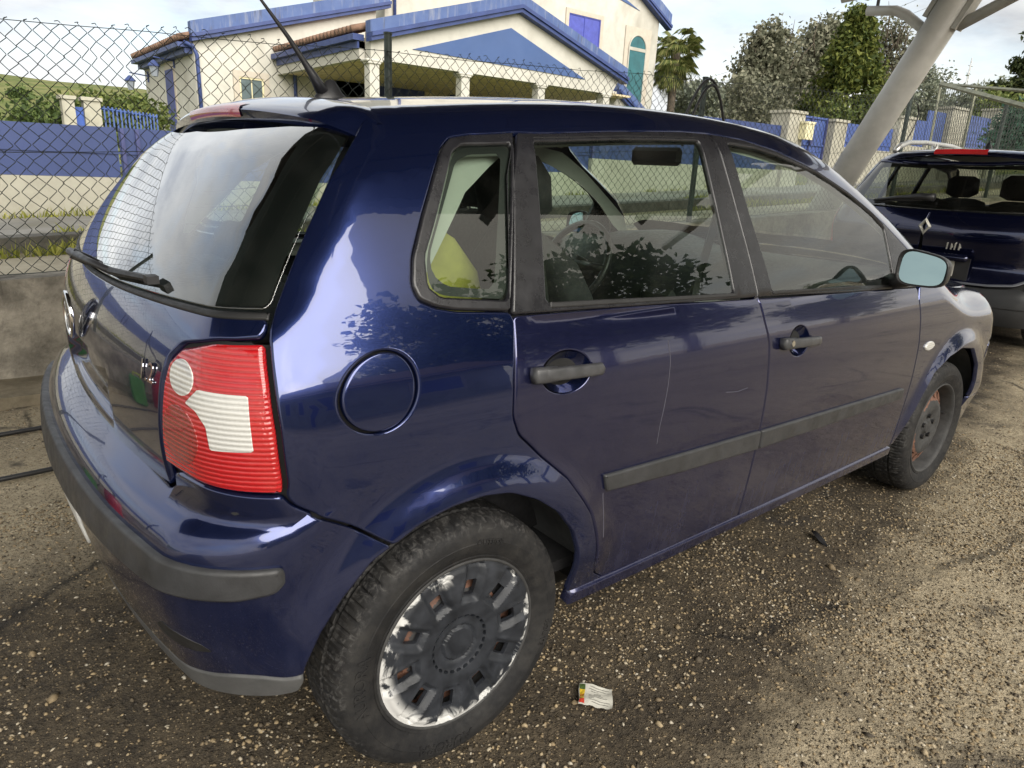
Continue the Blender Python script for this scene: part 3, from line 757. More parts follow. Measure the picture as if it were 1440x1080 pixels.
m = MB(); m.box((13, 18.0, 3.80), (9.8, 5.3, .06)); m.build('porch_ceiling', M_tan, house)
m = MB(); m.box((14, YF+.1, 2.2), (9, .2, 3.3)); m.build('porch_back_wall', M_tan, house)
for x0, x1 in ((11.35, 13.15), (14.25, 16.25)): 
    m = MB(); m.box(((x0+x1)/2, YF-.02, 2.7), (x1-x0, .06, 2.35)); m.build('shutter', M_shut, house)
ypr('lit_wall', [(8.45, .5), (9.6, .5), (9.6, 4.0), (8.45, 4.0)], YF-.05, YF-.002, M_white)
# main block above the porch and tower at the right
ypr('main_wall', [(11.76, 3.85), (25.55, .5), (25.55, 8.35), (21.2, 10.6), (11.76, 10.6)], YF+.26, YF+6, M_white)
ypr('tower_foot', [(18.6, .5), (25.55, .5), (25.55, 3.9), (18.6, 5.6)], YF+.255, YF+.5, M_white)
pipe([(12.1, YF+.18, 9), (12.1, YF+.18, 5.4)]); pipe([(17.6, YF+.18, 10), (17.6, YF+.18, 6.5)])
window(20.05, 21.85, 6.05, 7.40, M_shutter, .17, YF+.26, .04, M_shutter)
aw = empty('arched_window'); aw.parent = house; yb = YF+.26
arc = lambda cx, cz, r, n=14: [(cx+r*math.cos(math.pi*k/n), cz+r*math.sin(math.pi*k/n)) for k in range(n+1)]
MB().prism([(23.4, 4.2), (25.05, 4.2), (25.05, 7.45), (23.4, 7.45)], 1, yb-.05, yb-.002).build('surround', M_stonew, aw)
MB().prism([(23.68, 4.4), (24.72, 4.4)]+arc(24.2, 6.6, .52), 1, yb-.075, yb-.051).build('pane', M_teal, aw)
m = MB(); m.box((24.2, yb-.085, 6.58), (1.04, .018, .13)); m.tube([(24.2+.54*math.cos(t), yb-.085, 6.6+.54*math.sin(t)) for t in np.linspace(0, math.pi, 16)], .03, 6); m.tube([(24.74, yb-.085, 4.4), (24.74, yb-.085, 6.6)], .03, 6); m.tube([(23.66, yb-.085, 4.4), (23.66, yb-.085, 6.6)], .03, 6); m.build('frame', M_white, aw)
rake('parapet', (21.2, 10.75), (26.1, 8.25), .45, YF+.02, YF+.3, M_para)
ypr('gable_panel', [(22.1, 8.50), (24.2, 8.12), (20.5, 9.3)], YF+.235, YF+.258, M_bluep)
rake('parapet', (17.9, 4.35), (20.6, 2.9), .28, 15.9, 16.2, M_para)
ypr('side_porch_wall', [(17.2, .8), (20.4, .8), (20.4, 2.7), (17.9, 4.0), (17.2, 4.0)], 16.0, 16.25, M_white)
ch = MB(); ch.box((11.4, 23, 7.2), (.9, .8, 1.4)); ch.box((11.4, 23, 7.95), (1.1, 1.0, .1)); ch.build('chimney', M_white, house)
for x, y, lab in ((5.05, YF+5.6, 'blue wall lantern hanging off the far left corner of the house'), (5.05, YF+2.1, 'blue wall lantern above the narrow side door of the house')):
    L = empty('wall_lantern', (0, 0, 0), 0, lab, 'lantern'); z = 3.55 if y > YF+3 else 3.75
    m = MB(); m.tube([(5.45, y, z+.25), (x-.15, y, z+.30)], .02, 6); m.tube([(5.47, y, z+.05), (5.47, y, z+.4)], .03, 6); m.build('bracket', M_dkblue, L)
    m = MB(); m.lathe([(.0, .22), (.05, .2), (.18, .06), (.18, .03), (.0, .05)], 6, 'z', (x-.15, y, z)); m.build('lantern_roof', M_dkblue, L)
    m = MB(); m.lathe([(.14, .03), (.09, -.25), (.0, -.27)], 6, 'z', (x-.15, y, z)); m.build('lantern_glass', simple('grey lantern glass', (.25, .28, .33), .2), L)
out = empty('outbuilding', (0, 0, 0), 0, 'low building with a red clay tile roof right of the house tower', 'building')
m = MB(); m.box((33, 26, 2.0), (9, 5, 3.0)); m.build('wall', M_white, out)
m = MB()
for k in range(40): m.tube([(28.5+k*.24, 23.2, 3.75+.012*k*0), (28.5+k*.24, 26, 4.6)], .12, 8)
m.build('roof_tiles', M_tile, out, True)['kind'] = 'stuff'

# ------------------------------------------------------------------ land and trees
def hillmat():
    t = NT('scrub covered hill'); n = t.noise(.25, 8, .7); n2 = t.noise(1.5, 6, .7)
    t.set(color=t.mix(t.ramp(n, [(.4, 0.0), (.6, 1.0)]), t.ramp(n2, [(.3, (.045, .07, .02)), (.7, (.11, .14, .04))]), t.ramp(n2, [(.3, (.12, .12, .045)), (.7, (.22, .21, .09))])), rough=.9, spec=.1); return t.m
M_hill = hillmat()
hx = np.linspace(-160, 240, 90); hy = np.concatenate([np.linspace(7.0, 40, 14), np.geomspace(44, 400, 24)])
HX, HY = np.meshgrid(hx, hy)
def land_z(x, y):
    lo = .5+WS*np.clip(x, -12, 40)*np.clip(1-(y-20)/60, 0, 1)
    hill = np.clip((y-34)/60, 0, 1)*(5.2+2.0*np.sin(x*.055+1.1)+2.0*fbm(x*.05, y*.05, 3, 4))*np.where(x < 30, 1, .55)
    return np.where(y < 8, lo-.03, lo+hill)
HZ = land_z(HX, HY); ny, nx = HX.shape; I = np.arange(nx*ny).reshape(ny, nx)
tag(mesh_np('hillside', np.stack([HX.ravel(), HY.ravel(), HZ.ravel()], 1), np.stack([I[:-1, :-1].ravel(), I[:-1, 1:].ravel(), I[1:, 1:].ravel(), I[1:, :-1].ravel()], 1), M_hill, None, True), kind='structure')
M_bark = simple('grey brown bark', (.10, .080, .060), .9, var=.35, vscale=8, bump=.5, bscale=12, bdist=.03)
L_dark = leafmat('dark green foliage', [(0, (.030, .050, .018)), (.5, (.065, .100, .030)), (1, (.125, .165, .050))])
L_mid = leafmat('mid green foliage', [(0, (.055, .085, .024)), (.5, (.115, .150, .042)), (1, (.210, .235, .075))])
L_olive = leafmat('grey olive foliage', [(0, (.090, .098, .066)), (.5, (.165, .170, .118)), (1, (.270, .262, .190))])
L_conif = leafmat('conifer foliage', [(0, (.035, .055, .014)), (.5, (.085, .110, .025)), (1, (.180, .195, .045))])
L_pine = leafmat('pine needles', [(0, (.025, .040, .018)), (.5, (.060, .080, .030)), (1, (.125, .140, .055))])
L_ivy = leafmat('blue green ivy', [(0, (.012, .045, .030)), (.5, (.030, .085, .055)), (1, (.070, .130, .085))])
L_palm = leafmat('palm fronds', [(0, (.050, .070, .018)), (.5, (.120, .145, .040)), (1, (.24, .23, .09))])
L_far = leafmat('far grey green trees', [(0, (.11, .13, .10)), (.5, (.17, .19, .145)), (1, (.24, .25, .19))])
def leaves(C, n, spread, leaf, asp=1.8):
    """n leaf quads scattered round each clump centre"""
    k = len(C); idx = rng.integers(0, k, n); P = C[idx]+rng.normal(0, 1, (n, 3))*spread
    d = rng.normal(0, 1, (n, 3)); d /= np.linalg.norm(d, axis=1, keepdims=True); e = np.cross(d, rng.normal(0, 1, (n, 3))); e /= np.linalg.norm(e, axis=1, keepdims=True)
    s = leaf*rng.uniform(.5, 1.25, (n, 1)); a = d*s*asp/2; b = e*s/2; up = np.cross(d, e)*s*.25
    V = np.stack([P-a, P+b+up, P+a, P-b+up], 1).reshape(-1, 3)
    F = (np.array([[0, 1, 2], [0, 2, 3]])[None]+(np.arange(n)*4)[:, None, None]).reshape(-1, 3); return V, F
def clumps(blobs, n, shell=.55):
    out = []
    for c, r, w in blobs:
        k = max(3, int(n*w)); d = rng.normal(0, 1, (k, 3)); d /= np.linalg.norm(d, axis=1, keepdims=True); rr = rng.uniform(shell, 1.05, (k, 1)); out.append(np.array(c)+d*rr*np.array(r))
    return np.concatenate(out)
def tree(name, label, base, trunk_h, blobs, nclump, nleaf, spread, leaf, mat, group=None, r=.18, cat='tree', limbs=True, asp=1.8, bare=0):
    t = empty(name, base, 0, label, cat, group)
    C = clumps(blobs, nclump); V, F = leaves(C, nleaf, spread, leaf, asp); mesh_np('crown', V, F, mat, t)
    if trunk_h:
        m = MB(); top = np.array([.1, 0, trunk_h]); m.tube([(0, 0, -.4), (.02, .01, trunk_h*.5), tuple(top)], [r*1.3, r, r*.7], 8)
        if limbs:
            for c in C[rng.choice(len(C), min(len(C), 16), replace=False)]:
                s = np.array([0, 0, trunk_h*rng.uniform(.45, .95)]); mid = (s+c)/2+rng.normal(0, .12, 3)+[0, 0, .15]; m.tube([s, mid, c], [r*.42, r*.25, r*.06], 5)
            for _ in range(bare):
                c = C[rng.integers(0, len(C))]*1.0+rng.normal(0, .35, 3)+[0, 0, .5]; s = c*[.6, .6, .8]; m.tube([s, (s+c)/2+rng.normal(0, .1, 3), c], [.03, .02, .008], 4)
        m.build('trunk', M_bark, t, True)
    return t
def atpx(px, depth):
    d = np.array([(px[0]-720)/968.35, (px[1]-540)/968.35, 1.0]); Rm = np.array([_r2, -_u2, _f]); return CAM+(d*depth)@Rm
TREES = [
 ('shrub', 'large rounded dark shrub left of the blue garden door', (80, 196), 17, 0, [((0, 0, .30), (.85, .7, .50), 1.0), ((-.5, 0, .2), (.5, .5, .3), .5), ((.4, 0, .45), (.4, .5, .3), .5)], 70, 3800, .16, .085, L_dark, 'shrub'),
 ('shrub', 'wide dark green hedge like shrub behind the blue railing', (178, 196), 19, 0, [((0, 0, .45), (1.0, .7, .50), 1.0), ((-.5, 0, .7), (.5, .5, .35), .5), ((.6, 0, .6), (.5, .5, .3), .4)], 80, 4200, .18, .09, L_mid, 'shrub'),
 ('tree', 'dark round topped tree alone on the hillside at the far left', (34, 160), 52, .5, [((0, 0, 1.0), (.75, .7, .75), 1.0)], 40, 1500, .18, .18, L_dark, 'tree'),
]
for nm, lab, px, dep_, th, bl, nc, nl, sp_, lf, mt, ct in TREES:
    b = atpx(px, dep_); tree(nm, lab, tuple(b), th, bl, nc, nl, sp_, lf, mt, None, .15, ct, th > 0)
ORD = ('leftmost', 'second from the left', 'third from the left', 'fourth from the left', 'fifth from the left', 'sixth from the left', 'seventh from the left', 'eighth from the left', 'ninth from the left', 'tenth from the left', 'eleventh from the left')
def row(name, label0, group, pxs, depth, h, mat, leaf=.35, n=900, kind=None):
    for i, (px, py) in enumerate(sorted(pxs)):
        label = label0+', '+ORD[i]
        b = atpx((px, py), depth*rng.uniform(.95, 1.1)); s = rng.uniform(.8, 1.25)
        tree(name, label, tuple(b), h*.4, [((0, 0, h*.65*s), (h*.42*s, h*.4*s, h*.38*s), 1.0), ((h*.2, 0, h*.4), (h*.4, h*.35, h*.3), .5)], 26, n, h*.10, leaf, mat, group, .1, 'tree', False)
row('tree', 'green bushy tree along the hillside at the left', 'trees along the hillside at the left', [(52, 178), (80, 180), (150, 178), (190, 176), (205, 174), (-20, 185), (-60, 185)], 55, 1.8, L_mid, .28, 900)
row('tree', 'low hazy grey green distant tree right of the palm', 'distant hazy trees right of the palm', [(985, 176), (1010, 178), (962, 176), (1035, 180)], 62, 3.4, L_far, .22, 3000)
row('tree', 'hazy grey green distant tree behind the green frame', 'distant hazy trees behind the green frame', [(1240, 195), (1262, 192), (1285, 198), (1308, 200), (1332, 202), (1355, 204), (1385, 207), (1410, 208), (1440, 210)], 62, 4.6, L_far, .22, 3000)
row('shrub', 'small bush on the open hillside at the left', 'bushes on the open hillside', [(8, 165), (34, 172), (62, 166), (100, 172), (120, 164), (142, 172), (168, 166), (196, 170), (-15, 170), (-40, 165)], 70, 1.5, L_mid, .22, 700)
tree('tree', 'tall grey green olive coloured tree left of the conifer, left of the pair', tuple(atpx((1062, 235), 27)), 2.0, [((0, 0, 3.2), (1.1, 1.0, 1.6), 1.0), ((-.7, 0, 2.2), (.8, .8, 1.1), .7), ((.5, .2, 2.0), (.9, .8, 1.2), .7), ((-.2, 0, 4.4), (.5, .5, .6), .25)], 170, 17000, .22, .12, L_olive, None, .14, 'tree', True, 1.6, 50)
tree('tree', 'tallest brownish tree with bare top twigs touching the conifer', tuple(atpx((1125, 240), 29)), 2.4, [((0, 0, 3.6), (1.2, 1.0, 1.8), 1.0), ((-.6, 0, 2.2), (1.0, .8, 1.2), .7), ((.3, 0, 5.0), (.7, .6, .7), .3)], 170, 17000, .24, .12, L_olive, None, .16, 'tree', True, 1.6, 70)
tree('tree', 'thin bare topped tree right behind the conifer by the white column', tuple(atpx((1222, 240), 29)), 2.6, [((0, 0, 4.4), (.7, .6, 1.7), 1.0), ((.1, 0, 2.6), (.7, .6, 1.2), .7)], 60, 3200, .22, .11, L_olive, None, .10, 'tree', True, 1.6, 90)
cb = atpx((1172, 240), 24)
cl = []
for k in range(190):
    t = rng.uniform(0, 1)**.8; rr = 1.85*(1-t)**.85*rng.uniform(.55, 1.05)+.05; a = rng.uniform(0, 6.28); cl.append((rr*math.cos(a), rr*math.sin(a), (.3+4.6*t-.15*rr)))
ct = empty('conifer_tree', tuple(cb), 0, 'dense dark green conifer left of the leaning white column', 'tree')
V, F = leaves(np.array(cl), 20000, .15, .095, 2.2); mesh_np('crown', V, F, L_conif, ct); MB().tube([(0, 0, -.4), (0, 0, 4.7)], [.14, .03], 8).build('trunk', M_bark, ct, True)
tree('shrub', 'bright green low hedge behind the blue gate under the conifer', tuple(atpx((1190, 172), 22)), 0, [((0, 0, -.2), (1.9, .6, .55), 1.0)], 60, 4200, .14, .085, L_mid, None, .1, 'shrub')
tree('shrub', 'grey green bushes behind the blue panels left of the first pillar', tuple(atpx((1060, 168), 22)), 0, [((0, 0, .3), (1.5, .6, .9), 1.0)], 70, 4200, .16, .085, L_olive, None, .1, 'shrub')
pb = atpx((1452, 235), 21)
pt = [((0, .35, 3.3), (.4, .40, .28), .6), ((0, 1.15, 2.30), (.4, .42, .15), .5), ((0, .95, 2.95), (.25, .26, .20), .35), ((0, .1, 4.2), (.5, .45, .40), .6), ((0, .55, 2.65), (.3, .32, .18), .35), ((0, -.3, 2.6), (.5, .5, .4), .5), ((0, .70, 3.75), (.25, .25, .2), .3), ((0, .4, 2.0), (.4, .5, .2), .4)]
tree('pine_tree', 'open branched pine at the upper right edge above the green frame', tuple(pb), 3.4, pt, 60, 8000, .085, .075, L_pine, None, .10, 'tree', True, 2.6)
tree('shrub', 'yellow green bush rising behind the green frame at the right edge', tuple(atpx((1400, 190), 20)), 0, [((0, 0, .35), (1.3, .6, .75), 1.0)], 60, 3600, .15, .085, L_mid, None, .1, 'shrub')
iv = leaves(clumps([((0, 0, 0), (1.7, .25, .62), 1.0)], 90, .2), 6000, .12, .06)
ivo = empty('ivy', tuple(atpx((1432, 190), 15)), 0, 'blue green ivy over the fence at the right edge behind the estate car', 'plant'); mesh_np('foliage', *iv, L_ivy, ivo)
# palm
pm = empty('palm_tree', tuple(atpx((936, 210), 33)), 0, 'fan palm with hanging fronds just right of the house tower', 'tree')
V = []; F = []
for k in range(120):
    a = rng.uniform(0, 6.28); el = rng.uniform(-1.25, .9); L_ = rng.uniform(.8, 1.35); o = np.array([0, 0, 4.4+rng.uniform(-.9, .3)])
    d = np.array([math.cos(a)*math.cos(el), math.sin(a)*math.cos(el), math.sin(el)]); tip = o+d*L_*.62
    for q in range(14):
        f = (q-6.5)/6.5*1.2; side = np.cross(d, [0, 0, 1]); side /= np.linalg.norm(side)+1e-9
        e = d*math.cos(f)+side*math.sin(f); p1 = tip+e*.34; p2 = p1+e*.26+np.array([0, 0, -.24]); w = np.array([0, 0, .03])+side*.035
        i = len(V); V += [tip, p1-w, p1+w, p2]; F += [(i, i+1, i+2), (i+1, i+3, i+2)]
    i = len(V); V += [o, tip+[0, 0, .02], tip-[0, 0, .02]]; F.append((i, i+1, i+2))
mesh_np('crown', np.array(V), F, L_palm, pm); MB().tube([(0, 0, -1), (.05, 0, 2), (0, 0, 4.3)], [.2, .18, .22], 10).build('trunk', M_bark, pm, True)
# pylon and wires far away
M_galv = simple('galvanised steel', (.30, .31, .32), .5, metal=.4)
pyb = atpx((1352, 150), 170); m = MB()
for s in (-1, 1): m.tube([(pyb[0]+s*1.0, pyb[1], pyb[2]-2), (pyb[0], pyb[1], pyb[2]+11)], .12, 4); 
for k in range(6): z = pyb[2]+k*1.8; w = 1.0*(1-k*1.8/13); m.tube([(pyb[0]-w, pyb[1], z), (pyb[0]+w, pyb[1], z+1.2)], .08, 4); m.tube([(pyb[0]+w, pyb[1], z), (pyb[0]-w, pyb[1], z+1.2)], .08, 4)
for z in (7.5, 9.2): m.tube([(pyb[0]-1.3, pyb[1], pyb[2]+z), (pyb[0]+1.3, pyb[1], pyb[2]+z)], .1, 4)
tag(m.build('pylon', M_galv), 'distant lattice pylon above the green frame', 'pylon')
for i, (p, q) in enumerate((((930, 128), (1330, -18)), ((930, 138), (1330, 0)), ((1000, 132), (1330, 20)))):
    a, b = atpx(p, 60), atpx(q, 45); m = MB(); m.tube([a+(b-a)*t-np.array([0, 0, .5*math.sin(math.pi*t)]) for t in np.linspace(0, 1, 16)], .012, 3)
    tag(m.build('power_line', M_wire), ('highest', 'middle', 'lowest')[i]+' of the thin overhead power lines behind the trees', 'power line', 'overhead power lines')

# ------------------------------------------------------------------ carport over the cars
M_steel = simple('off white painted steel', (0.458, 0.449, 0.418), .40, var=.16, vscale=4, rvar=.08, bump=.05, bscale=30)
M_steel2 = simple('grey painted steel', (.07, .07, .07), .45, var=.12, vscale=4)
cp = empty('carport', (0, 0, 0), 0, 'steel carport with a leaning off white column over the parked cars', 'carport')
A0, A1 = np.array([7.5, 2.98, .05]), np.array([7.5, 1.05, 4.05])
m = MB(); m.tube([A0, A0+(A1-A0)*.5, A1], [.155, .155, .155], 36); m.build('column', M_steel, cp, True)
ax = (A1-A0)/np.linalg.norm(A1-A0)
m = MB()
for s in (-1, 1):
    c = A0+(A1-A0)*.79; sd = np.cross(ax, [1., 0, 0]); m.box(c+sd*s*.165+ax*.17, (.16, .05, 1.05), np.stack([np.array([1., 0, 0]), sd, ax], 1))
m.build('gusset_plate', M_steel, cp)
m = MB(); m.tube([(7.5, 1.66, 2.76), (7.5, 1.80, 2.88), (7.5, 1.98, 3.02), (7.5, 2.10, 3.075), (7.5, 2.40, 3.11)], .05, 12); m.build('rear_arm', M_steel, cp, True)
m = MB(); m.tube([(7.5, 1.45, 2.85), (7.5, .6, 3.25), (7.5, -.6, 3.85)], .055, 12); m.build('front_arm', M_steel, cp, True)
def roofz(y): return 3.36+.21*(2.9-y)
m = MB(); a, b = (7.5, 2.99, 3.25), (7.5, 2.3, 3.25+.05)
m.tube([(7.5, 2.72, 3.285), (7.5, 2.2, 3.31), (7.5, -5.0, 4.82)], .06, 4); m.build('rafter', M_steel, cp)
m = MB(); m.tube([(7.5, 2.30, 3.12), (7.5, 2.30, 3.27)], .018, 8); m.build('hanger', M_steel2, cp)
for y in (2.3, 1.1, -.4, -1.9, -3.2, -4.2):
    m = MB(); m.box((1.0, y, roofz(y)-.06), (13.4, .08, .12)); m.build('purlin', M_steel2, cp)
for x in (.9, 3.6, 6.2):
    m = MB(); m.tube([(x, 2.4, roofz(2.4)-.18), (x, -4.25, roofz(-4.25)-.18)], .09, 4); m.build('rafter', M_steel2, cp)
M_panel = simple('dark underside of roof panels', (.035, .035, .042), .35, var=.15, vscale=2)
for i in range(12):
    for j in range(3):
        x0 = -5.6+i*1.09
        y0, y1 = (2.45, .402) if j == 0 else (.40, -2.098) if j == 1 else (-2.10, -4.3)
        m = MB(); m.add([(x0, y0, roofz(y0)), (x0+1.088, y0, roofz(y0)), (x0+1.088, y1, roofz(y1)), (x0, y1, roofz(y1)), (x0, y0, roofz(y0)+.04), (x0+1.088, y0, roofz(y0)+.04), (x0+1.088, y1, roofz(y1)+.04), (x0, y1, roofz(y1)+.04)], [(0, 1, 2, 3)[::-1], (4, 5, 6, 7), (0, 4, 5, 1)[::-1], (1, 5, 6, 2)[::-1], (2, 6, 7, 3)[::-1], (3, 7, 4, 0)[::-1]]); m.build('roof_panel', M_panel, cp)
# green frame of an open gate at the right
gf = empty('gate_frame', (0, 0, 0), 0, 'slanting green grey steel frame above the estate car roof', 'frame')
M_gf = simple('weathered olive green steel', (.16, .165, .11), .6, var=.35, vscale=6)
q = [atpx((1323, 118), 11.0), atpx((1445, 128), 8.6), atpx((1300, 245), 11.0), atpx((1443, 150), 8.2), atpx((1373, 122), 10.0), atpx((1350, 222), 10.2)]
for a, b, r_ in ((0, 1, .022), (0, 3, .034), (0, 2, .020), (4, 5, .022)):
    m = MB(); m.tube([q[a], q[b]], r_, 4); m.build('frame_bar', M_gf, gf)
m = MB()
for t in np.linspace(.04, .98, 34):
    a = q[0]+(q[3]-q[0])*t; m.tube([a, a+np.array([0, 0, -.95])+(q[2]-q[0])*.0], .004, 3)
o = m.build('mesh_wires', M_wire, gf); o['kind'] = 'stuff'

# ------------------------------------------------------------------ across the yard, behind the photographer
yh = empty('yard_house', (0, 0, 0), 0, 'cream yard building with blue shutters behind the camera', 'house')
yhp = lambda nm, c, d, mt: MB().box(c, d).build(nm, mt, yh)
yhp('wall', (1.0, -16.5, 1.75), (17, 5, 3.7), M_cream)
MB().prism([(-19.6, 3.45), (-13.4, 3.45), (-16.5, 5.2)], 0, -8.0, 10.0).build('roof', M_tile, yh)
yhp('roof_edge', (1.0, -13.88, 3.62), (17.4, .2, .26), M_para)
MB().prism([(-19.0, 3.6), (-14.0, 3.6), (-16.5, 5.0)], 0, -7.7, -7.45).build('gable_wall', M_cream, yh)
for x, z, w, h in ((-5.2, 2.4, 1.2, 1.5), (-1.6, 2.4, 1.2, 1.5), (1.2, 1.35, 1.1, 2.5), (3.8, 2.4, 1.2, 1.5), (7.2, 2.4, 1.3, 1.5)):
    yhp('shutter', (x, -13.94, z-.2), (w, .06, h), M_shutter); yhp('surround', (x, -13.985, z-.2), (w+.35, .06, h+.35), M_stonew)
for k, (x, y) in enumerate(((12.2, -22.5), (15.4, -21), (18.5, -19), (21.5, -17))):
    tree('tree', 'tall leafy tree behind the yard building, '+ORD[k], (x, y, 0), 6.0, [((0, 0, 10.5), (2.9, 2.8, 5.2), 1.0), ((.8, .5, 7.0), (2.6, 2.4, 3.0), .6)], 90, 4200, .42, .34, L_dark, 'tall trees behind the yard building', .3)
for k, (x, y) in enumerate(((-16, -26), (24, -12))):
    tree('tree', 'broad green tree behind the camera across the yard, '+('by the left end', 'by the right end', 'far to the left', 'beyond the fence line', 'at the yard corner')[k], (x, y, 0), 2.2, [((0, 0, 3.6), (2.0, 1.8, 1.6), 1.0), ((.6, 0, 2.6), (1.4, 1.3, 1.2), .5)], 50, 2400, .35, .28, L_mid, 'trees across the yard', .2)
# ------------------------------------------------------------------ car materials
def paint_mat(name, base, dust=0.0, coatr=.008, flake=.15, coatior=1.55):
    t = NT(name)
    z = t.xyz()[2]
    n = t.noise(9, 6, .65); n2 = t.noise(60, 4, .6)
    streak = t.noise(1, 5, .6, vec=t.mapping(scale=(38, 38, 2.2)))
    low = t.ramp(z, [(.0, 1.0), (.30, .75), (.55, .28), (.95, .08), (1.0, .05)])
    d = t.math('MULTIPLY', t.math('MULTIPLY', low, t.ramp(n, [(.3, .25), (.75, 1.0)])), t.ramp(streak, [(.35, .35), (.7, 1.0)]))
    d = t.math('ADD', t.math('MULTIPLY', d, .44), t.math('MULTIPLY', t.ramp(n2, [(.35, .4), (.7, 1.0)]), dust*.55), clamp=True)
    t.set(color=t.mix(d, base, (.135, .132, .135)), metal=t.math('SUBTRACT', .82, t.math('MULTIPLY', d, 1.2), clamp=True),
          rough=t.math('ADD', flake, t.math('MULTIPLY', d, .5)), coat=t.math('SUBTRACT', 1.0, t.math('MULTIPLY', d, 1.1), clamp=True), coatior=coatior)
    t.set(coatr=t.math('ADD', coatr, t.math('MULTIPLY', d, .35)))
    t.set(coatn=t.bump(t.noise(22, 2, .4), .012, .01))
    return t.m
BLUE = (.012, .023, .098)
M_paint = paint_mat('navy metallic paint', BLUE)
M_dusty = paint_mat('navy metallic paint with road dust', (.014, .018, .078), dust=.08, coatr=.028, flake=.20)
M_paint2 = paint_mat('midnight blue estate paint', (.007, .011, .048), coatr=.02)
def glass_mat(name, tint, boost=1.6, rough=0.0):
    t = NT(name); t.n.remove(t.b)
    tr = t.n.new('ShaderNodeBsdfTransparent'); tr.inputs[0].default_value = (*tint, 1)
    gl = t.n.new('ShaderNodeBsdfGlossy'); gl.inputs['Roughness'].default_value = rough
    ge = t.n.new('ShaderNodeNewGeometry'); dt = t.n.new('ShaderNodeVectorMath'); dt.operation = 'DOT_PRODUCT'
    t.l.new(ge.outputs['Normal'], dt.inputs[0]); t.l.new(ge.outputs['Incoming'], dt.inputs[1])
    c1 = t.math('SUBTRACT', 1.0, t.math('ABSOLUTE', dt.outputs['Value']), clamp=True)
    fr = t.math('ADD', .042, t.math('MULTIPLY', .958, t.math('POWER', c1, 5.0)))
    smear = t.ramp(t.noise(7, 5, .6), [(.45, 0.0), (.8, .022)])
    df = t.n.new('ShaderNodeBsdfDiffuse'); df.inputs[0].default_value = (.45, .45, .42, 1)
    m1 = t.n.new('ShaderNodeMixShader'); m2 = t.n.new('ShaderNodeMixShader')
    t.l.new(t.math('MULTIPLY', fr, boost, clamp=True), m1.inputs[0]); t.l.new(tr.outputs[0], m1.inputs[1]); t.l.new(gl.outputs[0], m1.inputs[2])
    t.l.new(smear, m2.inputs[0]); t.l.new(m1.outputs[0], m2.inputs[1]); t.l.new(df.outputs[0], m2.inputs[2])
    t.l.new(m2.outputs[0], t.out.inputs[0]); return t.m
M_glass = glass_mat('green tinted side glass', (.78, .88, .80), 2.0)
M_rglass = glass_mat('heated rear glass', (.55, .64, .60), 3.0)
M_wglass = glass_mat('windscreen glass', (.80, .87, .82), 1.3)
M_trim = simple('weathered black door frame film', (.014, .014, .017), .30, var=.25, vscale=14, rvar=.08, bump=.06, bscale=120)
M_rubber = simple('black rubber seal', (.014, .014, .015), .55, var=.3, vscale=20)
M_frit = simple('black glass border', (.006, .006, .007), .5, var=.1, rvar=.02, spec=.6)
M_grey = simple('sun faded grey black moulding', (.034, .035, .038), .48, var=.3, vscale=16, bump=.15, bscale=260, bdist=.002)
M_hand = simple('worn grey black handle plastic', (.050, .051, .055), .38, var=.25, vscale=30)
M_val = simple('dusty light grey lower trim', (.078, .079, .080), .6, var=.3, vscale=10, bump=.1, bscale=200)
M_liner = simple('dusty grey wheel liner', (.050, .052, .054), .7, var=.4, vscale=9, bump=.15, bscale=60)
M_black = simple('black moulded plastic', (.018, .018, .020), .42, var=.25, vscale=12, bump=.1, bscale=260, bdist=.002)
M_dark = simple('unlit underbody black', (.008, .008, .008), .85)
M_chrome = simple('chrome', (.80, .80, .80), .10, metal=1.0, var=.05)
M_mirror = simple('mirror glass', (.24, .34, .38), .015, metal=1.0, var=.02, rvar=.01)
M_cloth = simple('dark grey seat cloth', (.014, .014, .016), .9, var=.25, vscale=30)
M_dash = simple('dark dashboard plastic', (.016, .017, .019), .55, var=.15, vscale=30)
M_head = simple('grey beige headlining', (.30, .29, .26), .9, var=.1, vscale=30)
M_pillar = simple('pale grey pillar trim', (.33, .34, .31), .6, var=.08, vscale=8)
def tail_mat(name, c, rough=.08, ribs=38, dist=.004, c2=None):
    t = NT(name); w = t.wave(ribs, 0, d='Z'); n = t.noise(6, 4)
    dot = t.voro(150, vec=t.mapping(scale=(1, 1, 1.0)))
    c2 = c2 or tuple(x*.45 for x in c)
    t.set(color=t.mix(t.math('MULTIPLY', t.ramp(w, [(.25, 1.0), (.6, 0.0)]), .45), c, c2), rough=t.ramp(n, [(.35, rough), (.75, rough+.12)]), coat=1.0, coatr=.03, spec=.6)
    t.set(normal=t.bump(t.math('ADD', t.math('MULTIPLY', w, .8), t.math('MULTIPLY', dot, .35)), .40, dist))
    return t.m
M_red = tail_mat('red ribbed lens', (.47, .010, .014))
M_dkred = tail_mat('dull red reflector lens', (.30, .018, .016))
M_clear = tail_mat('clear ribbed lens', (.62, .62, .60), c2=(.30, .30, .29))
M_brake = simple('high brake lamp red', (.42, .030, .040), .12, var=.2, vscale=12, coat=1.0)
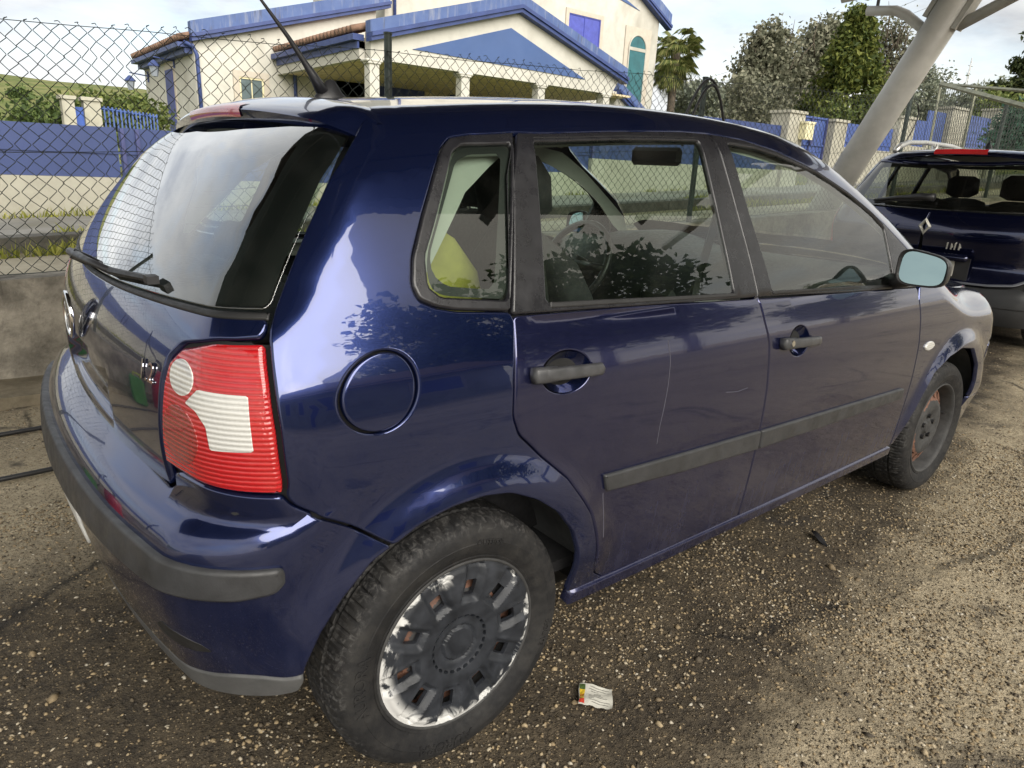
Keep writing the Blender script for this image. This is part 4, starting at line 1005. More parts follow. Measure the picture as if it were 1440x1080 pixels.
def tyre_mat():
    t = NT('worn tyre rubber')
    x = t.xyz(); n = t.noise(18, 6, .65); n2 = t.noise(90, 4)
    r = t.math('SQRT', t.math('ADD', t.math('MULTIPLY', x[0], x[0]), t.math('MULTIPLY', x[2], x[2])))
    sc = t.math('MULTIPLY', t.ramp(t.noise(55, 8, .75, dist=1.0), [(.50, 0.0), (.66, .55)]), t.ramp(r, [(.0, 0.0), (.262, 0.0), (.280, 1.0), (1.0, 1.0)]))
    c0 = t.mix(t.ramp(n, [(.42, 0.0), (.75, .55)]), (.011, .011, .012), (.050, .047, .043))
    t.set(color=t.mix(sc, c0, (.14, .135, .13)), rough=t.ramp(n2, [(.3, .62), (.7, .85)]), spec=.35)
    t.set(normal=t.bump(n2, .25, .004)); return t.m
M_tyre = tyre_mat()
def cover_mat():
    t = NT('scuffed black painted wheel cover')
    x = t.xyz(); r = t.math('SQRT', t.math('ADD', t.math('MULTIPLY', x[0], x[0]), t.math('MULTIPLY', x[2], x[2])))
    lowl = t.math('ADD', t.math('MULTIPLY', x[0], -1.3), t.math('MULTIPLY', x[2], -1.0))
    edge = t.ramp(r, [(.0, 0.0), (.125, 0.0), (.175, .20), (.19, .50), (.199, .62), (1.0, .62)])
    n = t.noise(13, 8, .60, dist=.8); nb = t.noise(5, 3)
    k = t.math('ADD', t.math('ADD', t.math('MULTIPLY', n, .9), t.math('MULTIPLY', edge, .30)), t.math('ADD', t.math('MULTIPLY', nb, .32), t.math('MULTIPLY', lowl, .42)))
    mask = t.math('MULTIPLY', t.ramp(k, [(.700, 0.0), (.715, .35), (.73, .5), (.745, 1.0)]), t.ramp(r, [(.0, 0.0), (.158, 0.0), (.176, 1.0), (1.0, 1.0)]))
    dust = t.noise(28, 5)
    t.set(color=t.mix(mask, t.ramp(dust, [(.3, (.012, .014, .018)), (.75, (.032, .036, .045))]), (.54, .54, .53)), rough=t.ramp(dust, [(.3, .42), (.7, .58)]), spec=.45)
    t.set(normal=t.bump(t.math('SUBTRACT', t.math('MULTIPLY', dust, .15), mask), .35, .0015)); return t.m
M_cover = cover_mat()
def rust_mat():
    t = NT('rusty steel rim'); x = t.xyz(); r = t.math('SQRT', t.math('ADD', t.math('MULTIPLY', x[0], x[0]), t.math('MULTIPLY', x[2], x[2])))
    n = t.noise(24, 6, .65); ring = t.ramp(r, [(.0, .10), (.105, .22), (.135, .85), (.166, .9), (.178, .25), (1.0, .1)])
    k = t.math('ADD', t.math('MULTIPLY', n, .9), ring)
    t.set(color=t.mix(t.ramp(k, [(.95, 0.0), (1.15, 1.0)]), t.ramp(n, [(.3, (.018, .018, .019)), (.7, (.055, .055, .055))]), t.ramp(t.noise(60, 4), [(.3, (.085, .040, .026)), (.7, (.21, .105, .07))])), rough=.7)
    t.set(normal=t.bump(n, .3, .002)); return t.m
M_rust = rust_mat()

# ------------------------------------------------------------------ hatchback body surface
pWZ = spl([.15, .25, .40, .60, .78, .90, 1.00, 1.15, 1.35, 1.6], [.765, .790, .812, .825, .822, .806, .772, .705, .612, .49])
pWX = spl([-.8, -.45, 0, .5, 1.1, 1.7, 2.3, 2.9, 3.3], [-.024, -.016, -.005, 0, 0, -.002, -.006, -.025, -.07])
pXR = spl([.60, .72, .88, .98, 1.08, 1.36, 1.6], [-.500, -.530, -.532, -.503, -.443, -.215, -.02])
pXB = spl([.12, .25, .36, .45, .52, .58, .63, .665, .69, .72], [-.47, -.53, -.566, -.592, -.606, -.609, -.603, -.590, -.565, -.50])
pZT = spl([-.5, -.2, .1, .5, .9, 1.25, 1.55, 1.8, 2.1, 2.4, 2.75, 3.05, 3.3], [1.31, 1.385, 1.427, 1.463, 1.474, 1.462, 1.415, 1.315, 1.155, .995, .945, .85, .64])
pXF = spl([.15, .3, .5, .65, .8, 1.], [3.10, 3.17, 3.20, 3.18, 3.12, 3.0])
pRC = spl([.2, .6, .95, 1.15, 1.4], [.16, .15, .12, .09, .08])
def pF(P, bump=False):
    x, y, z = P[..., 0], np.sqrt(P[..., 1]**2+1e-8), P[..., 2]
    w = pWZ(z)+pWX(x)
    for cx in (0.0, 2.46):
        d = np.sqrt((x-cx)**2+(z-.292)**2); w = w+.027*(1-sst(.355, .475, d))*sst(.28, .46, z)
    w = w - .004*(1-sst(.0, .012, np.abs(z-(.972-.018*(x-.9)))))*sst(.1, .2, x)   # crease under the window line
    a = (y-w)/np.sqrt(1+(.45*sst(.85, 1.05, z))**2)
    if bump:
        xr = pXB(np.clip(z, .1, .72)); xr = xr+(np.minimum(xr, np.where(z < .66, xr, pXR(z)))-xr)*sst(.50, .58, y)
    else: xr = np.where(z < .6, -.50, pXR(z)) + .030*(1-sst(.24, .29, y))*sst(.735, .755, z)*(1-sst(.845, .865, z))
    if not bump: xr = xr+(np.minimum(xr, pXB(np.clip(z, .1, .72)))-xr)*sst(.60, .70, y)*(1-sst(.715, .75, z))
    b = (xr+.13*y*y+.05*y**4-x)/np.sqrt(1+(.78*sst(.95, 1.10, z))**2)
    st = .64*sst(1.3, 1.75, x)*(1-sst(2.0, 2.5, x))+.2*sst(2.1, 2.6, x)
    c = (z-pZT(x)+.10*y*y+.12*y**4)/np.sqrt(1+st**2)
    d = x-pXF(z)+.25*y*y+.15*y**4
    f = rint(a, b, pRC(z)); f = rint(f, c, .085); return rint(f, d, .12)
def pFB(P): return pF(P, True)
PB = Body(pF, .35, 2.2, 1.0)
def mir(P): return [(-1.26350-u, v) for u, v in P][::-1]          # across the centre plane at the rear
car = empty('parked_car', (0, 0, 0), 0, 'dark blue five door hatchback with a scuffed black wheel cover parked nearest', 'car')
def roofpt(x, y=-.5):
    z = float(PB.top(np.array([[x, y]]))[0, 2]); return tuple(PB.inv(np.array([[x, y, z]]))[0])

HG = [(-.0700, 1.348), (-.0694, 1.2944), (-.0758, 1.2441), (-.0847, 1.2059), (-.0967, 1.1733), (-.1108, 1.1121), (-.1178, 1.0798), (-.1240, 1.0480), (-.1280, 1.0208), (-.1285, 1.0018)]
LE = [(-.1263, .9900), (-.1185, .9301), (-.1113, .8558), (-.1073, .7708)]
BG = [(-.1094, .7465), (-.1031, .7299), (-.0756, .7004), (-.0397, .6575), (-.0065, .6232)]
AR = [(.0233, .6500), (.0627, .6660), (.1073, .6690), (.1499, .6586), (.1984, .6238), (.2442, .5735), (.279, .5125), (.2977, .4497), (.3040, .3800), (.3040, .318)]
RD = [(.1684, .9904), (.1600, .8898), (.1575, .8062), (.1690, .7647), (.2117, .7072), (.2667, .6425), (.3020, .5800), (.3224, .54), (.3394, .4723), (.3500, .3958), (.3700, .350), (.410, .318)]
QS = [(.2270, 1.3235), (.1189, 1.2996), (.0760, 1.2833), (.0600, 1.2600), (.0428, 1.2041), (.0252, 1.1428), (.0115, 1.0852), (.0110, 1.0497), (.0200, 1.0310), (.0414, 1.0210), (.0700, 1.0145), (.1613, 1.0060)]
FO = [(.2358, 1.3244), (.5338, 1.3490), (.8161, 1.3690), (.9301, 1.3720), (1.0825, 1.3640), (1.2381, 1.3382), (1.3723, 1.3016), (1.5206, 1.2538), (1.6815, 1.1922), (1.8051, 1.1334), (1.9431, 1.0521), (1.985, 1.005)]
BGAP = [(.9301, 1.3700), (.9410, 1.2239), (.9500, 1.0669), (.9530, .9763), (.968, .9142), (.9890, .8544), (.9985, .7177), (.9958, .5911), (.9925, .4887), (.9917, .3942), (.9926, .312)]
FD = [(1.9640, .9340), (1.9700, .8900), (1.9900, .8255), (2.0120, .7281), (2.0180, .5893), (2.0150, .486), (2.0134, .3964), (2.0148, .312)]
BELT = [(.1632, 1.0000), (.6339, .9830), (.9329, .9735), (1.3925, .9570), (1.9597, .9360)]

# body side: pillar behind the doors, rail over them and windscreen pillar, one pressed panel
seam = [roofpt(x) for x in np.linspace(-.055, 1.40, 14)]
scr = [(1.47, 1.375), (1.60, 1.300), (1.76, 1.225), (1.92, 1.145), (2.03, 1.070), (2.10, 1.000), (2.14, .960)]
side_poly = HG[::-1] + seam[1:] + scr + [(1.985, .945)] + FO[::-1] + QS + RD + [(.36, .318)] + AR[::-1] + BG[::-1] + LE[::-1]
fuel = circle(-.0215, .898, .0400, .0680)
PB.panel('body_side', side_poly, M_paint, car, step=.017, gap=.0016, holes=[fuel], it=2, pstep=.022, mirror=True)
PB.panel('fuel_flap', circle(-.0215, .898, .0372, .0652), M_paint, car, step=.02, gap=0.0, it=1)
# dark structure behind the shut lines
PB.panel('inner_shell', [(-.10, .64), (-.20, .70), (-.20, 1.0), (.0, 1.0), (.30, .965), (2.10, .925), (2.10, .27), (.36, .27), (.355, .40), (.32, .60), (.20, .70), (.05, .72), (-.03, .67)], M_dark, car, step=.05, off=-.020, rim=False, mirror=True)
PB.panel('pillar_trim', [(.14, .98), (.20, 1.33), (.28, 1.33), (.255, .98)], M_dark, car, step=.04, off=-.019, rim=False, mirror=True)
PB.panel('pillar_trim', [(.875, .97), (.885, 1.37), (.975, 1.37), (1.01, .97)], M_pillar, car, step=.04, off=-.022, rim=False, mirror=True)

# doors
rd_poly = BELT[:3] + BGAP[3:] + [(.7, .312)] + RD[::-1][:-1]
fd_poly = BELT[2:] + FD[1:] + [(1.4, .312)] + BGAP[::-1][:-3]
def bowl_hole(cu, cv, ru, rv): return circle(cu, cv, ru, rv, 36)
HR, HF = (.262, .876), (1.148, .838)
rear_door = empty('rear_door'); rear_door.parent = car
front_door = empty('front_door'); front_door.parent = car
rear_door_b = empty('rear_door'); rear_door_b.parent = car
front_door_b = empty('front_door'); front_door_b.parent = car
quarter_window_b = empty('quarter_window'); quarter_window_b.parent = car
PB.panel('door_panel', rd_poly, M_dusty, rear_door, step=.017, holes=[bowl_hole(HR[0], HR[1], .050, .042)], mirror=rear_door_b)
PB.panel('door_panel', fd_poly, M_dusty, front_door, step=.017, holes=[bowl_hole(HF[0], HF[1], .052, .042)], mirror=front_door_b)
RG = [(.2747, 1.3075), (.5600, 1.3290), (.8590, 1.3445), (.8560, 1.1800), (.8480, .9930), (.5400, 1.0040), (.2343, 1.0140), (.2560, 1.1700)]
FG = [(.9870, 1.3445), (1.1200, 1.3405), (1.2288, 1.3235), (1.4245, 1.2790), (1.5986, 1.2195), (1.7331, 1.1596), (1.7950, 1.1200), (1.7860, 1.0300), (1.7731, .9560), (1.4200, .9720), (1.0292, .9870), (1.0020, 1.1700)]
rf_poly = FO[:3] + [(.9240, 1.3700)] + BGAP[1:4] + BELT[:3][::-1] + [(.2012, 1.2278)]
ff_poly = FO[3:] + [(1.965, .946)] + BELT[2:][::-1] + BGAP[1:4][::-1]
PB.panel('window_frame', rf_poly, M_trim, rear_door, step=.022, gap=.0016, off=.0015, holes=[RG], mirror=rear_door_b, it=1, pstep=.02)
PB.panel('window_frame', ff_poly, M_trim, front_door, step=.022, gap=.0016, off=.0015, holes=[FG], mirror=front_door_b, it=1, pstep=.02)
def grow(P, d):
    Q = smoothpoly(P, step=.05, it=1); Q = Q if area2(Q) > 0 else Q[::-1]
    return [tuple(q) for q in inset(Q, -d)]
PB.panel('window_pane', grow(RG, .008), M_glass, rear_door, step=.03, off=-.004, rim=False, mirror=rear_door_b, it=0)
PB.panel('window_pane', grow(FG, .008), M_glass, front_door, step=.03, off=-.004, rim=False, mirror=front_door_b, it=0)
# rubber lips at the foot of the panes and around them
def strip_along(name, line, w, mat, parent, off, depth, body=PB, F=None, mirror=None, step=.02, gap=0.0, edge=.0025):
    L = smoothpoly(line, closed=False, step=.04, it=2); t = np.gradient(L, axis=0); t /= np.linalg.norm(t, axis=1, keepdims=True); n = np.stack([-t[:, 1], t[:, 0]], 1)
    poly = np.concatenate([L+n*w/2, (L-n*w/2)[::-1]])
    return body.panel(name, poly, mat, parent, F=F, step=step, gap=gap, off=off, depth=depth, mirror=mirror, it=0, pstep=.04, edge=edge)
strip_along('window_lip', [(.24, 1.0085), (.54, .9985), (.85, .9875)], .009, M_rubber, rear_door, .004, .008, mirror=rear_door_b)
strip_along('window_lip', [(1.03, .981), (1.42, .966), (1.775, .951)], .009, M_rubber, front_door, .004, .008, mirror=front_door_b)
strip_along('window_seam', [(1.5, .93)]*0 + [(.2747, 1.316), (.56, 1.3375), (.858, 1.353)], .004, M_rubber, rear_door, .0026, .004)
strip_along('window_seam', [(.998, 1.349), (1.12, 1.348), (1.2288, 1.331), (1.4245, 1.2865), (1.5986, 1.227), (1.7331, 1.167), (1.79, 1.13)], .004, M_rubber, front_door, .0026, .004)
# fixed quarter window behind the rear door
qg = [(.0790, 1.2560), (.1000, 1.2740), (.2120, 1.2960), (.1580, 1.0220), (.0500, 1.0330), (.0330, 1.0465), (.0290, 1.0859), (.0440, 1.1332)]
qs_in = [(q[0], q[1]) for q in QS] + [(.1900, 1.2278)]
quarter_window = empty('quarter_window'); quarter_window.parent = car
PB.panel('rubber_seal', qs_in, M_trim, quarter_window, step=.02, gap=.001, off=.002, holes=[qg], mirror=quarter_window_b, it=1, pstep=.02)
PB.panel('window_pane', grow(qg, .006), M_glass, quarter_window, step=.03, off=-.003, rim=False, mirror=quarter_window_b, it=0)
PB.panel('pane_border', grow(qg, .003), M_frit, quarter_window, step=.02, off=-.0055, rim=False, holes=[[(.0900, 1.2380), (.1150, 1.2550), (.1780, 1.2680), (.1330, 1.0450), (.0620, 1.0520), (.0450, 1.0660), (.0420, 1.0900), (.0560, 1.1350)]], mirror=quarter_window_b, it=1)

# rubbing strips
RSR = [(.356, .618), (.645, .6075), (.9910, .5960), (.9910, .5400), (.656, .5560), (.368, .5760)]
RSF = [(1.0000, .5945), (1.40, .5830), (1.9460, .5665), (1.9460, .5270), (1.40, .5330), (1.0040, .5400)]
PB.panel('rubbing_strip', RSR, M_grey, rear_door, step=.02, gap=0, off=.011, depth=.013, edge=.005, mirror=rear_door_b, it=2, pstep=.012)
PB.panel('rubbing_strip', RSF, M_grey, front_door, step=.02, gap=0, off=.011, depth=.013, edge=.005, mirror=front_door_b, it=2, pstep=.012)
M_scratch = simple('pale scratch in paint', (.075, .072, .090), .5)
strip_along('scratch', [(.560, .905), (.566, .86), (.560, .80), (.549, .74), (.540, .70), (.536, .655)], .0016, M_scratch, rear_door, .0006, .001, edge=.0003)
strip_along('scratch', [(.362, .570), (.366, .52), (.364, .46)], .0022, M_scratch, rear_door, .0006, .001, edge=.0003)
strip_along('scratch', [(.80, .742), (.85, .735), (.90, .738)], .0015, M_scratch, rear_door, .0006, .001, edge=.0003)
# handles: a dished bowl and a bar with a lock end
def handle(parent, c, ru, rv, u0, v0, u1, v1, lock):
    n, m = 32, 7; V = []; NN = []
    for i in range(m):
        k = i/(m-1)
        uv = np.array([(c[0]+ru*k*math.cos(2*math.pi*j/n), c[1]+rv*k*math.sin(2*math.pi*j/n)) for j in range(n)])
        P = PB.surf(uv); N = PB.grad(P); V.append(P-N*(.034*(1-k**2.2)+.0008))
    V = np.concatenate(V)
    Fc = [(i*n+j, i*n+(j+1) % n, (i+1)*n+(j+1) % n, (i+1)*n+j) for i in range(m-1) for j in range(n)]
    other = rear_door_b if parent is rear_door else front_door_b
    mesh_np('handle_recess', V, Fc, M_paint, parent, True); mesh_np('handle_recess', V*[1, -1, 1], [f[::-1] for f in Fc], M_paint, other, True)
    def bar(a, b, w0, w1, off, t):
        L = np.linspace(0, 1, 15); V = []; n = 14
        ua = np.array(a); ub = np.array(b)
        C = PB.surf(np.array([ua+(ub-ua)*s for s in L])); N = PB.grad(C); up = np.array([0, 0, 1.])
        for i, s in enumerate(L):
            e = min(1, (1-(1-min(1, s/.10))**2)**.5+.02, (1-(1-min(1, (1-s)/.08))**2)**.5+.02)
            w = (w0+(w1-w0)*s)*e
            q = up-(up@N[i])*N[i]; q /= np.linalg.norm(q)
            bow = off*(.7+.3*math.sin(math.pi*s))
            for k in range(n):
                th = 2*math.pi*k/n; ca, sa = math.cos(th), math.sin(th)
                ca = math.copysign(abs(ca)**.6, ca); sa = math.copysign(abs(sa)**.6, sa)
                V.append(C[i]+q*ca*w/2+N[i]*(bow+sa*t/2*max(e, .3)))
        F = [(i*n+k, i*n+(k+1) % n, (i+1)*n+(k+1) % n, (i+1)*n+k) for i in range(14) for k in range(n)]+[tuple(range(n))[::-1], tuple(14*n+k for k in range(n))]
        return np.array(V), F
    for sg in (1, -1):
        for nm, a, b, w0, w1, off, t in (('handle', (u0, v0), (u1, v1), .030, .027, .020, .020),):
            V, F = bar(a, b, w0, w1, off, t)
            o = mesh_np(nm, V*[1, sg, 1], F, M_hand, parent if sg > 0 else other, True)
        V, F = bar((u0-.006, v0), (u0+(u1-u0)*.30, v0+(v1-v0)*.30), .035, .033, .013, .026)
        mesh_np('handle_base', V*[1, sg, 1], F, M_hand, parent if sg > 0 else other, True)
    if lock:
        P = PB.surf(np.array([(u0+.022, v0)])); N = PB.grad(P)[0]; m = MB(); a = np.cross(N, [0, 0, 1.]); 
        m.tube([P[0]+N*.02, P[0]+N*.0285], .0085, 16); m.build('door_lock', M_chrome, parent)
handle(rear_door, HR, .050, .042, .191, .882, .335, .8725, False)
handle(front_door, HF, .052, .042, 1.044, .842, 1.243, .831, True)

# sill under the doors
PB.panel('sill', [(.318, .311), (2.03, .305), (2.03, .268), (.310, .274)], M_dusty, car, step=.03, off=.004, depth=.03, gap=.0016, edge=.004, mirror=True, it=1)
# front wing, bonnet, windscreen, roof
def topuv(x, y): return tuple(PB.inv(PB.top(np.array([[x, y]])))[0])
hood_edge = [topuv(x, y) for x, y in ((2.20, -.735), (2.45, -.715), (2.70, -.690), (2.90, -.650))]
FA = [(2.0400, .312), (2.0549, .3483), (2.0807, .429), (2.125, .510), (2.1846, .5873), (2.2701, .6443), (2.3481, .6664), (2.4357, .6488), (2.5068, .5616), (2.535, .48), (2.54, .40)]
wing = [(2.0148, .312)] + FA + [(2.60, .40), (2.62, .62), (2.63, .70), hood_edge[-1]] + hood_edge[::-1] + [(2.14, .955), (1.985, .940)] + FD[1:-1]
PB.panel('front_wing', wing, M_paint, car, step=.02, mirror=True, pstep=.022)
PB.panel('side_marker', circle(2.110, .708, .040, .017, 24), M_clear, car, step=.012, gap=0, off=.008, depth=.01, edge=.005, it=0, mirror=True)
WTOP, WBOT = [(1.40, -.50), (1.385, -.25), (1.38, 0), (1.385, .25), (1.40, .50)], [(2.10, .72), (2.22, .45), (2.27, 0), (2.22, -.45), (2.10, -.72)]
def topside(us, vs): return [tuple(p[:2]) for p in PB.surf(np.array(list(zip(us, vs))))]
ws_r = [tuple(p[:2]) for p in PB.surf(np.array(scr))]
PB.panel('windscreen', [(1.40, .50), (1.38, 0), (1.40, -.50)] + ws_r + [(2.24, -.40), (2.28, 0), (2.24, .40)] + [(x, -y) for x, y in ws_r[::-1]], M_wglass, car, chart='top', step=.04, rim=False, off=-.003, it=1)
rear_edge = [(-.055, -.507), (-.035, -.30), (-.025, 0), (-.035, .30), (-.055, .507)]
PB.panel('roof', rear_edge + [(x, .507) for x in np.linspace(.1, 1.2, 8)] + [(1.40, .50), (1.38, 0), (1.40, -.50)] + [(x, -.507) for x in np.linspace(1.2, .1, 8)], M_paint, car, chart='top', step=.03, gap=-.001, it=1, depth=.01, edge=.0005, off=-.001)
PB.panel('bonnet', [(2.22, -.735), (2.45, -.715), (2.70, -.690), (2.92, -.645), (3.02, -.45), (3.07, 0), (3.02, .45), (2.92, .645), (2.70, .690), (2.45, .715), (2.22, .735), (2.29, .40), (2.32, 0), (2.29, -.40)], M_paint, car, chart='top', step=.03, it=1)
PB.panel('scuttle', [(2.10, -.72), (2.2, -.735), (2.29, -.40), (2.32, 0), (2.29, .40), (2.2, .735), (2.10, .72), (2.22, .40), (2.26, 0), (2.22, -.40)], M_black, car, chart='top', step=.04, off=-.02, it=1, rim=False)
fc = 2.2+(math.pi/2)/1.6
def mirf(P): return [(2*fc-u, v) for u, v in P][::-1]
fb = [(2.545, .22), (2.545, .40), (2.60, .40), (2.62, .62), (2.80, .66)]
PB.panel('front_bumper', fb + mirf(fb), M_paint, car, step=.04, gap=.003)
hl = [(2.632, .69), (2.625, .64), (2.80, .67), (2.83, .80), (2.70, .83)]
M_dklamp = simple('dark headlamp cover', (.06, .065, .075), .06, coat=1.0)
M_lampglass = simple('clear lamp glass', (.55, .57, .60), .06, coat=1.0)
for sg in (-1, 1):
    for y, z, r_ in ((.62, .70, .085), (.44, .68, .070)):
        P = PB.cast(np.array([[2.2, sg*y, z]]), np.array([[1., 0, 0]]), pF)[0]; m = MB(); m.lathe([(r_, -.01), (r_*.96, .012), (r_*.5, .022), (0, .025)], 24, 'x', P); m.build('headlamp_lens', M_lampglass, car, True)
for H in (hl, mirf(hl)): PB.panel('headlight', H, M_dklamp, car, step=.04)

# rear: hatch, glass, lamps, bumper
HB = [(-.2637, .7028), (-.2792, .6943), (-.3303, .6950), (-.4567, .6991), (-.63175, .7060)]
LI = [(-.2640, .7575), (-.2630, .8000), (-.2600, .8522), (-.2565, .9024), (-.2493, .9395), (-.2300, .9680), (-.1818, .9865)]
lamp_up = [(-.1818, .9905), (-.1310, .9965)]
hr = [(-.1306, 1.0018), (-.1306, 1.0150)]
GB = [(-.1290, 1.0200), (-.1916, 1.0180), (-.2880, 1.0160), (-.4585, 1.0120), (-.63175, 1.0100)]
half = [(-.63175, 1.0100)] + GB[::-1][1:] + [(-.1300, 1.0018), (-.1305, .9970)] + lamp_up[::-1][1:] + LI[::-1][1:] + HB
half_r = GB[::-1] + [(-.1310, .9990)] + [(-.1818, .9915)] + [(-.2300, .9730)] + [(-.2510, .9440), (-.2590, .9050), (-.2622, .8522), (-.2650, .80), (-.2655, .7575)] + HB
tailgate = empty('tailgate'); tailgate.parent = car
PB.panel('tailgate_panel', half_r + mir(half_r)[1:-1], M_paint, tailgate, step=.018, gap=.002, pstep=.022)
GT = [(-.0790, 1.2480), (-.0880, 1.2060), (-.0995, 1.1733), (-.1130, 1.1121), (-.1200, 1.0798), (-.1262, 1.0480), (-.1300, 1.0245)]
gtop = [(-.63175, 1.318), (-.35, 1.300), (-.20, 1.280), (-.1200, 1.2620)]
gl_r = gtop[1:] + GT + [(-.1916, 1.0215), (-.2880, 1.0195), (-.4585, 1.0155), (-.63175, 1.0135)]
gl_poly = [gtop[0]] + gl_r + mir(gl_r)[1:]
PB.panel('rear_window', gl_poly, M_rglass, tailgate, step=.025, off=.0005, depth=.004, gap=.0015, edge=.0015, pstep=.025)
cl_r = [(-.35, 1.285), (-.22, 1.262), (-.165, 1.235), (-.1720, 1.17), (-.1880, 1.11), (-.2080, 1.06), (-.235, 1.045), (-.30, 1.036), (-.45, 1.032), (-.63175, 1.030)]
PB.panel('glass_border', gl_poly, M_frit, tailgate, step=.025, off=-.004, rim=False, gap=.003, holes=[[(-.63175, 1.300)] + cl_r + mir(cl_r)[1:]], pstep=.03)
hw = MB()
for v in np.linspace(1.06, 1.27, 9):
    u0 = -.20-(1.16-v)*.10
    P = PB.surf(np.array([(u, v) for u in np.linspace(u0, -1.2635-u0, 40)])); hw.tube(P-PB.grad(P)*.003, .0007, 3, False)
hw.build('heating_wire', M_rubber, tailgate, True)['kind'] = 'stuff'
strip_along('window_lip', [(-.1300, 1.0195), (-.1916, 1.0175), (-.2880, 1.0155), (-.4585, 1.0115), (-.63175, 1.0095), (-.805, 1.0115), (-.9755, 1.0155), (-1.1345, 1.0195)], .0065, M_rubber, tailgate, .003, .006)
def lamp(f, nm='tail_light'):
    L = empty(nm); L.parent = car
    body = f([(-.1290, .9925), (-.1205, .9301), (-.1133, .8558), (-.1093, .7708), (-.1100, .7530), (-.1538, .7530), (-.1948, .7555), (-.2323, .7560), (-.2600, .7580), (-.2605, .80), (-.2575, .8522), (-.2540, .9024), (-.2475, .9390), (-.2270, .9670), (-.1818, .9875)])
    PB.panel('lamp_lens', body, M_red, L, step=.015, gap=.002, off=.004, depth=.02, edge=.005, pstep=.015)
    PB.panel('reversing_lens', f([(-.1905, .9150), (-.1388, .9148), (-.1334, .8268), (-.1758, .8227), (-.1797, .8595), (-.1921, .8807), (-.2080, .8880)]), M_clear, L, step=.012, gap=0, off=.0055, depth=.004, edge=.001, it=1, pstep=.01)
    PB.panel('indicator_lens', f([tuple(p) for p in circle(-.2180, .9240, .0205, .0280, 28)]), M_clear, L, step=.012, gap=0, off=.0055, depth=.004, edge=.001, it=0)
    PB.panel('fog_lens', f([tuple(p) for p in circle(-.2200, .8280, .0300, .0500, 28)]), M_dkred, L, step=.012, gap=0, off=.0052, depth=.004, edge=.001, it=0)
    return L
lamp(lambda P: P); lamp(mir)
PB.panel('lamp_seat', [(-.105, .745), (-.135, 1.00), (-.19, 1.0), (-.265, .97), (-.270, .74)], M_dark, car, step=.04, off=-.012, rim=False)
# rear bumper
BA = [(-.0065, .6232), (-.0287, .6046), (-.0571, .5492), (-.0770, .4937), (-.0920, .4323), (-.0955, .4090)]
b_r = [(-.63175, .7170), (-.4567, .7150), (-.3303, .7120), (-.2860, .7100), (-.2560, .7080), (-.2480, .7440), (-.1948, .7480), (-.1538, .7460), (-.1110, .7455), (-.1045, .7288), (-.0767, .6996), (-.0405, .6568), (-.0082, .6228)] + BA[1:] + [(-.114, .4040), (-.1398, .4080), (-.1684, .4080), (-.1888, .4040), (-.25, .395), (-.40, .390), (-.63175, .390)]
rear_bumper = empty('rear_bumper'); rear_bumper.parent = car
PB.panel('bumper_skin', b_r[1:] + mir(b_r[1:-1])[0:], M_paint, rear_bumper, F=pFB, step=.018, gap=.0015, pstep=.02)
v_r = [(-.0960, .4060), (-.0975, .3900), (-.1050, .3640), (-.1271, .3560), (-.16, .352), (-.25, .350), (-.63175, .345)]
v_t = [(-.40, .388), (-.25, .393), (-.1888, .4020), (-.1684, .4060), (-.1398, .4060), (-.114, .4020)]
PB.panel('bumper_valance', v_r + mir(v_r)[1:] + mir(v_t)[::1] + v_t, M_val, rear_bumper, F=pFB, step=.025, gap=.001, off=.001, depth=.05, pstep=.02)
s_r = [(-.4737, .6429), (-.3587, .6390), (-.2621, .6390), (-.2011, .6370), (-.1500, .6340), (-.1119, .6315), (-.1085, .6260), (-.1085, .6060), (-.1160, .5900), (-.1479, .5820), (-.1981, .5820), (-.2588, .5790), (-.35, .5730), (-.4737, .5690), (-.63175, .5680)]
PB.panel('bumper_strip', [(-.63175, .6440)] + s_r + mir(s_r[:-1])[0:], M_grey, rear_bumper, F=pFB, step=.018, gap=0, off=.014, depth=.02, edge=.0065, pstep=.014)
PB.panel('scuff_mark', [(-.255, .475), (-.24, .497), (-.215, .490), (-.19, .478), (-.18, .464), (-.20, .458), (-.225, .462), (-.245, .463)], M_rubber, rear_bumper, F=pFB, step=.02, gap=0, off=.0006, depth=.001, edge=.0004, it=1, pstep=.01)
PB.panel('plate_fragment', [(-.50, .55), (-.745, .55), (-.745, .45), (-.50, .45)], simple('white number plate', (.62, .62, .60), .35), rear_bumper, F=pFB, step=.03, gap=0, off=.004, depth=.004, it=0)
PB.panel('inner_shell', [(-.125, .42), (-.105, .50), (-.075, .60), (-.115, .735), (-.28, .72), (-.98, .72), (-1.1485, .735), (-1.1885, .60), (-1.1585, .50), (-1.1385, .42)], M_dark, car, F=pFB, step=.06, off=-.03, rim=False)
PB.panel('inner_shell', [(-.14, .70), (-.14, 1.005), (-1.1235, 1.005), (-1.1235, .70)], M_dark, car, step=.05, off=-.02, rim=False)
